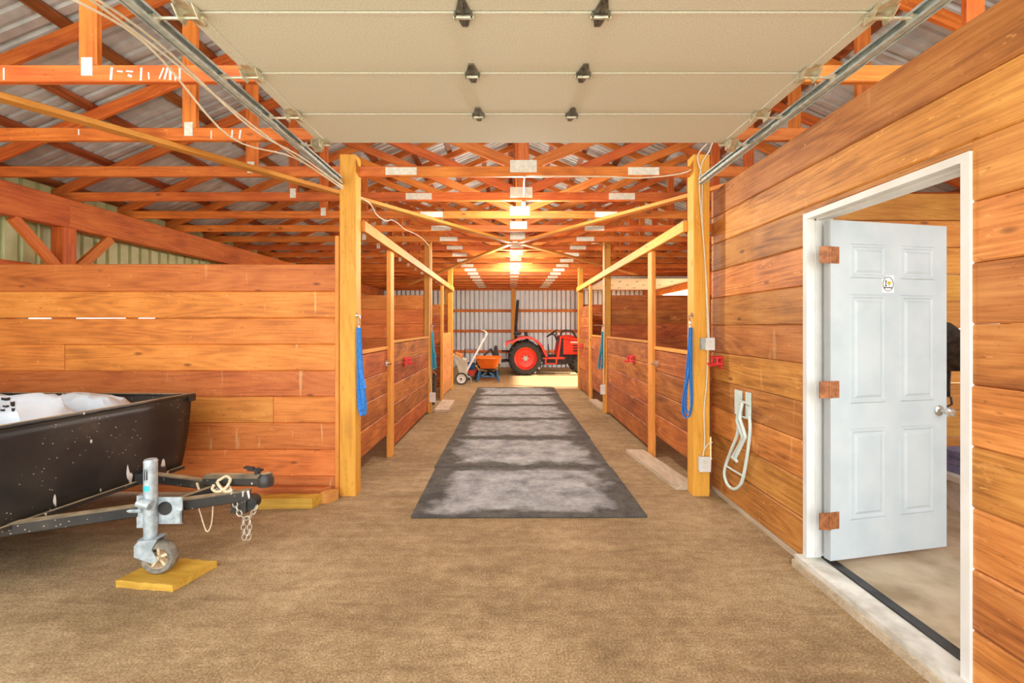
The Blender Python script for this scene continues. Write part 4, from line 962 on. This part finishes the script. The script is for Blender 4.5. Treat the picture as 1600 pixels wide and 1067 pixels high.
# ------------------------------------------------------------------ equipment bay: tractor
TYc = 13.8; TX = P(821, 564, TYc).x; RW = .52
tc_ = thing('tractor', (TX + .7, TYc + .55, 0), 'red compact tractor with black roll bar parked sideways at the barn end', 'tractor')
def tyre(c, r, wdt, par, nm, lugs, rimr, mat='red_paint'):
    c = Vector(c)
    o = MB().lathe(c, (0, 1, 0), [(rimr, -wdt * .42), (rimr * 1.12, -wdt * .5), (r * .86, -wdt * .5), (r * .95, -wdt * .4), (r * .96, 0), (r * .95, wdt * .4), (r * .86, wdt * .5), (rimr * 1.12, wdt * .5), (rimr, wdt * .42)], 36).build(nm, 'black_rubber', par, smooth=True)
    m = MB()
    for k in range(lugs):
        for s in (-1, 1):
            a = 2 * math.pi * (k + (.5 if s > 0 else 0)) / lugs; a2 = a + .2
            p0 = c + Vector((math.cos(a) * r * .97, s * wdt * .52, math.sin(a) * r * .97)); p1 = c + Vector((math.cos(a2) * r * .97, 0, math.sin(a2) * r * .97))
            m.bar(p0, p1, .06, .045, up=(math.cos(a), 0, math.sin(a)))
    m.build('tread_lugs', 'black_rubber', o)
    MB().lathe(c, (0, 1, 0), [(0, -wdt * .16), (rimr * .3, -wdt * .18), (rimr * .38, -wdt * .1), (rimr * .8, -wdt * .16), (rimr * .95, -wdt * .4), (rimr * 1.04, -wdt * .44), (rimr * 1.04, wdt * .44), (rimr * .8, wdt * .2), (0, wdt * .2)], 30).build('rim', mat, o, smooth=True)
    m = MB().cyl(c + Vector((0, -wdt * .17, 0)), c + Vector((0, -wdt * .24, 0)), rimr * .2, n=16)
    for k in range(6):
        a = R(60 * k); m.cyl(c + Vector((math.cos(a) * rimr * .3, -wdt * .17, math.sin(a) * rimr * .3)), c + Vector((math.cos(a) * rimr * .3, -wdt * .22, math.sin(a) * rimr * .3)), .016, n=8)
    m.build('hub', 'galvanised', o)
for y in (TYc, TYc + 1.1): tyre((TX, y, RW), RW, .32, tc_, 'rear_wheel', 18, .34)
for y in (TYc + .06, TYc + 1.04): tyre((TX + 1.8, y, .33), .33, .2, tc_, 'front_wheel', 14, .2)
ym = TYc + .55
for y in (TYc, TYc + 1.1):
    pts = []
    for k in range(13):
        a = R(150 - 125 * k / 12); pts.append((math.cos(a) * (RW + .09) + TX, math.sin(a) * (RW + .08) + RW))
    pts = [(TX - .62, RW + .42), (TX - .6, RW + .5)] + [(p[0], p[1] + .08) for p in pts[2:]] + [(TX + .68, .58)]
    m = MB(); n = len(pts); inn = []
    for x, z in pts:
        d = Vector((TX - x, RW - z)).normalized(); inn.append((x + d.x * .07, z + d.y * .07))
    for yy in (-.2, .2): m.v += [Vector((x, y + yy, z)) for x, z in pts] + [Vector((x, y + yy, z)) for x, z in inn]
    for i in range(n - 1):
        m.f += [(i, i + 1, 2 * n + i + 1, 2 * n + i), (n + i, n + i + 1, 3 * n + i + 1, 3 * n + i), (i, i + 1, n + i + 1, n + i), (2 * n + i, 2 * n + i + 1, 3 * n + i + 1, 3 * n + i)]
    m.f += [(0, n, 3 * n, 2 * n), (n - 1, 2 * n - 1, 4 * n - 1, 3 * n - 1)]
    m.build('fender', 'red_paint', tc_)
    MB().box((TX - .66, y - .08, RW + .36), (TX - .6, y + .04, RW + .46)).build('tail_lamp', 'white_paint', tc_)
m = MB().prism([(TX + 1.2, ym - .3, .62), (TX + 1.2, ym - .3, 1.2), (TX + 1.35, ym - .3, 1.24), (TX + 2.1, ym - .3, 1.1), (TX + 2.2, ym - .3, .95), (TX + 2.2, ym - .3, .62)], (0, .6, 0))
hd = m.build('hood', 'red_paint', tc_)
for z in (.72, .8, .88): MB().box((TX + 1.5, ym - .31, z), (TX + 1.95, ym - .3, z + .04)).build('grille', 'black_metal', hd)
MB().box((TX + 1.42, ym - .308, .98), (TX + 1.9, ym - .3, 1.03)).build('decal_stripe', 'white_paint', hd)
MB().box((TX - .25, ym - .3, .3), (TX + 1.3, ym + .3, .6), .02).box((TX + 1.2, ym - .2, .32), (TX + 2.1, ym + .2, .62), .02).build('chassis', 'black_metal', tc_)
MB().box((TX + .5, ym - .62, .5), (TX + 1.2, ym + .62, .54)).box((TX + .6, ym - .62, .36), (TX + .64, ym - .5, .5)).box((TX + .6, ym - .62, .34), (TX + .95, ym - .5, .37)).box((TX + .93, ym - .62, .36), (TX + .97, ym - .5, .5)).build('step_plate', 'red_paint', tc_)
MB().box((TX + 1.05, ym - .28, .55), (TX + 1.2, ym + .28, 1.14), .02).build('dashboard', 'black_metal', tc_)
MB().cyl((TX + 1.08, ym, 1.1), (TX + .88, ym, 1.27), .02).build('steering_column', 'black_metal', tc_)
ax = Vector((-.55, 0, .83)).normalized(); sc_ = Vector((TX + .87, ym, 1.28)); e1 = Vector((0, 1, 0)); e2 = ax.cross(e1)
m = MB().tube([sc_ + (e1 * math.cos(R(k)) + e2 * math.sin(R(k))) * .2 for k in range(0, 360, 18)], .018, 7, closed=True)
for k in (90, 210, 330): m.tube([sc_ - ax * .03, sc_ + (e1 * math.cos(R(k)) + e2 * math.sin(R(k))) * .2], .012)
m.build('steering_wheel', 'black_rubber', tc_, smooth=True)
MB().box((TX + .1, ym - .24, .78), (TX + .58, ym + .24, .9), .03).build('seat_cushion', 'black_rubber', tc_)
MB().obox((TX + .06, ym, 1.1), (.1, .44, .45), Matrix.Rotation(R(-10), 3, 'Y'), .03).build('seat_back', 'black_rubber', tc_)
m = MB()
for s in (-1, 1):
    m.tube([(TX - .3, ym + s * .42, .5), (TX - .29, ym + s * .42, 1.5), (TX - .24, ym + s * .42, 2.18), (TX - .23, ym + s * .38, 2.3)], .045, 8)
m.tube([(TX - .23, ym - .38, 2.3), (TX - .23, ym + .38, 2.3)], .045, 8)
m.build('roll_bar', 'black_metal', tc_, smooth=True)
MB().box((TX - .34, ym - .5, 1.22), (TX - .16, ym - .36, 1.34)).cyl((TX - .36, ym - .5, 1.28), (TX - .12, ym - .5, 1.28), .03).build('roll_bar_pivot', 'black_metal', tc_)
MB().tube([(TX + 1.0, ym - .2, 1.05), (TX + .93, ym - .28, 1.2), (TX + .98, ym - .3, 1.32)], .02).tube([(TX + .75, ym - .3, .6), (TX + .72, ym - .32, .95)], .015).build('levers', 'black_rubber', tc_)
MB().tube([(TX + 1.12, ym - .38, 1.05), (TX + 1.12, ym - .38, 1.28), (TX + 1.2, ym - .38, 1.36), (TX + 1.4, ym - .38, 1.36), (TX + 1.52, ym - .38, 1.28), (TX + 1.6, ym - .38, 1.1)], .035, 8, smooth=5).build('loader_hose', 'black_rubber', tc_, smooth=True)
for s in (-1, 1): MB().tube([(TX + 1.0, ym + s * .42, .5), (TX + 1.1, ym + s * .42, 1.18), (TX + 1.9, ym + s * .42, 1.05), (TX + 2.5, ym + s * .42, .4)], .05, 8).build('loader_arm', 'red_paint', tc_)
MB().tube([(TX - .3, ym - .3, .45), (TX - .75, ym - .3, .4)], .03).tube([(TX - .3, ym + .3, .45), (TX - .75, ym + .3, .4)], .03).tube([(TX - .3, ym, .7), (TX - .75, ym, .72)], .025).build('hitch_arms', 'black_metal', tc_)
# rear mower deck behind it
rm = thing('mower_deck', (TX - 1.05, ym, 0), 'low black mower implement on the ground behind the tractor', 'implement')
MB().prism([(TX - 1.7, ym - .6, .1), (TX - .85, ym - .6, .1), (TX - .8, ym - .6, .24), (TX - 1.0, ym - .6, .3), (TX - 1.6, ym - .6, .3), (TX - 1.75, ym - .6, .2)], (0, 1.2, 0)).build('deck', 'black_metal', rm)
MB().bar((TX - .85, ym - .3, .28), (TX - 1.1, ym, .78), .05, .05).bar((TX - .85, ym + .3, .28), (TX - 1.1, ym, .78), .05, .05).bar((TX - 1.1, ym, .78), (TX - 1.55, ym, .3), .05, .05).build('lift_frame', 'black_metal', rm)
MB().lathe((TX - 1.3, ym, .3), (0, 0, 1), [(.16, 0), (.15, .12), (.06, .18), (.05, .26), (0, .26)], 16).build('gearbox', 'black_metal', rm, smooth=True)
for y in (ym - .45, ym + .45): MB().lathe((TX - 1.82, y, .11), (0, 1, 0), [(.0, -.04), (.1, -.04), (.11, 0), (.1, .04), (0, .04)], 16).bar((TX - 1.82, y + .06, .11), (TX - 1.65, y + .06, .3), .04, .02).build('gauge_wheel', 'black_rubber', rm, smooth=True)

# wheelbarrow seen from its handles
wbp = P(763, 596, 12.2); wx, wy = wbp.x, 12.3
wbr = thing('wheelbarrow', (wx, wy, 0), 'wheelbarrow with orange tray and blue legs beside the tractor', 'wheelbarrow')
m = MB(); n = 20
def ringr(sx, sy, z, cy, e=.5): return [Vector((wx + sx * math.copysign(abs(math.cos(a)) ** e, math.cos(a)), cy + sy * math.copysign(abs(math.sin(a)) ** e, math.sin(a)), z)) for a in [2 * math.pi * i / n for i in range(n)]]
rs = [ringr(.22, .3, .36, wy + .1), ringr(.3, .42, .5, wy + .1), ringr(.345, .5, .64, wy + .1), ringr(.36, .52, .66, wy + .1), ringr(.365, .525, .645, wy + .1)]
m.add(sum(rs, []), [(i * n + k, i * n + (k + 1) % n, (i + 1) * n + (k + 1) % n, (i + 1) * n + k) for i in range(4) for k in range(n)] + [tuple(range(n))])
m.build('tray', 'orange_plastic', wbr, smooth=True)
for s in (-1, 1):
    MB().tube([(wx + s * .27, wy - .95, .5), (wx + s * .25, wy - .4, .36), (wx + s * .08, wy + .75, .2)], .022, 8).build('handle', 'timber_yellow', wbr, smooth=True)
    MB().tube([(wx + s * .22, wy - .35, .35), (wx + s * .3, wy - .3, .02), (wx + s * .3, wy - .12, .02), (wx + s * .2, wy + .1, .3)], .022, 8).bar((wx + s * .05, wy - .3, .26), (wx + s * .28, wy - .3, .1), .03, .02).build('leg', 'blue_metal', wbr, smooth=True)
MB().bar((wx - .28, wy - .3, .16), (wx + .28, wy - .3, .16), .03, .02).build('leg_brace', 'blue_metal', wbr)
MB().lathe((wx, wy + .8, .19), (1, 0, 0), [(.08, -.04), (.16, -.045), (.19, 0), (.16, .045), (.08, .04)], 24).cyl((wx - .1, wy + .8, .19), (wx + .1, wy + .8, .19), .015).build('wheel', 'black_rubber', wbr, smooth=True)

# push spreader with a long pale handle
spx, spy = P(721, 590, 11.55).x, 11.6
sp_ = thing('push_spreader', (spx, spy, 0), 'cream push spreader with white wheels and long handle by the stall end', 'spreader')
for y in (spy - .05, spy + .5):
    o = MB().lathe((spx, y, .155), (0, 1, 0), [(.12, -.035), (.15, -.035), (.155, 0), (.15, .035), (.12, .035)], 28).build('wheel', 'black_rubber', sp_, smooth=True)
    MB().lathe((spx, y, .155), (0, 1, 0), [(0, -.03), (.03, -.04), (.04, -.02), (.115, -.03), (.125, -.035), (.125, .035), (0, .03)], 28).build('rim', 'white_paint', o, smooth=True)
    MB().cyl((spx, y - .045, .155), (spx, y - .03, .155), .022).build('hub', 'black_metal', o)
MB().cyl((spx, spy - .05, .155), (spx, spy + .5, .155), .012).build('axle', 'galvanised', sp_)
m = MB().add([(spx - .22, spy, .78), (spx + .1, spy, .62), (spx + .1, spy + .45, .62), (spx - .22, spy + .45, .78), (spx - .06, spy + .1, .28), (spx + .12, spy + .1, .26), (spx + .12, spy + .35, .26), (spx - .06, spy + .35, .28)],
             [(0, 1, 5, 4), (1, 2, 6, 5), (2, 3, 7, 6), (3, 0, 4, 7), (4, 5, 6, 7)])
o = m.build('hopper', 'cream_plastic', sp_); md = o.modifiers.new('s', 'SOLIDIFY'); md.thickness = .012
MB().obox((spx - .1, spy + .2, .72), (.2, .36, .16), Matrix.Rotation(R(24), 3, 'Y'), .02).build('hopper_fill', 'stall_wood_pale', sp_)
MB().bar((spx + .1, spy + .12, .3), (spx + .66, spy + .12, 1.33), .06, .05, up=(0, 1, 0)).build('handle_bar', 'white_paint', sp_)
MB().tube([(spx + .64, spy + .0, 1.31), (spx + .6, spy - .04, 1.38), (spx + .5, spy + .1, 1.4), (spx + .58, spy + .3, 1.38), (spx + .66, spy + .24, 1.31)], .018, smooth=4).build('hand_grip', 'cream_plastic', sp_, smooth=True)
MB().tube([(spx + .05, spy + .2, .26), (spx + .22, spy + .2, .14), (spx + .24, spy + .2, .015)], .014).build('stand', 'galvanised', sp_)

# red push mower half hidden between spreader and wheelbarrow
lx, ly = -1.2, 12.9
lm = thing('lawn_mower', (lx, ly, 0), 'red push mower half hidden between spreader and wheelbarrow', 'mower')
MB().prism([(lx - .2, ly - .35, .12), (lx - .2, ly + .4, .12), (lx - .2, ly + .38, .26), (lx - .2, ly - .3, .28)], (.42, 0, 0)).build('deck', 'red_paint', lm)
MB().lathe((lx, ly, .27), (0, 0, 1), [(.17, 0), (.17, .14), (.14, .2), (0, .21)], 18).build('engine', 'black_metal', lm, smooth=True)
MB().obox((lx + .08, ly - .16, .36), (.24, .2, .12), Matrix.Rotation(R(15), 3, 'Y'), .03).build('fuel_tank', 'blue_web', lm)
for x in (lx - .22, lx + .23):
    for y in (ly - .3, ly + .33): MB().lathe((x, y, .1), (1, 0, 0), [(0, -.025), (.09, -.025), (.1, 0), (.09, .025), (0, .025)], 16).build('wheel', 'black_rubber', lm, smooth=True)
MB().tube([(lx - .2, ly + .3, .2), (lx - .18, ly + .75, .8), (lx + .18, ly + .75, .8), (lx + .2, ly + .3, .2)], .014).build('push_handle', 'black_metal', lm)
st_ = thing('black_canister', (P(774, 545, 13.2).x, 13.6, 0), 'tall black canister standing behind the wheelbarrow', 'canister')
cx = P(774, 545, 13.2).x
MB().lathe((cx, 13.6, .002), (0, 0, 1), [(0, 0), (.11, 0), (.11, .6), (.07, .72), (.06, .86), (0, .88)], 18).build('canister_body', 'black_rubber', st_, smooth=True)
MB().box((cx - .04, 13.56, .86), (cx + .04, 13.64, .92)).build('cap', 'black_metal', st_)
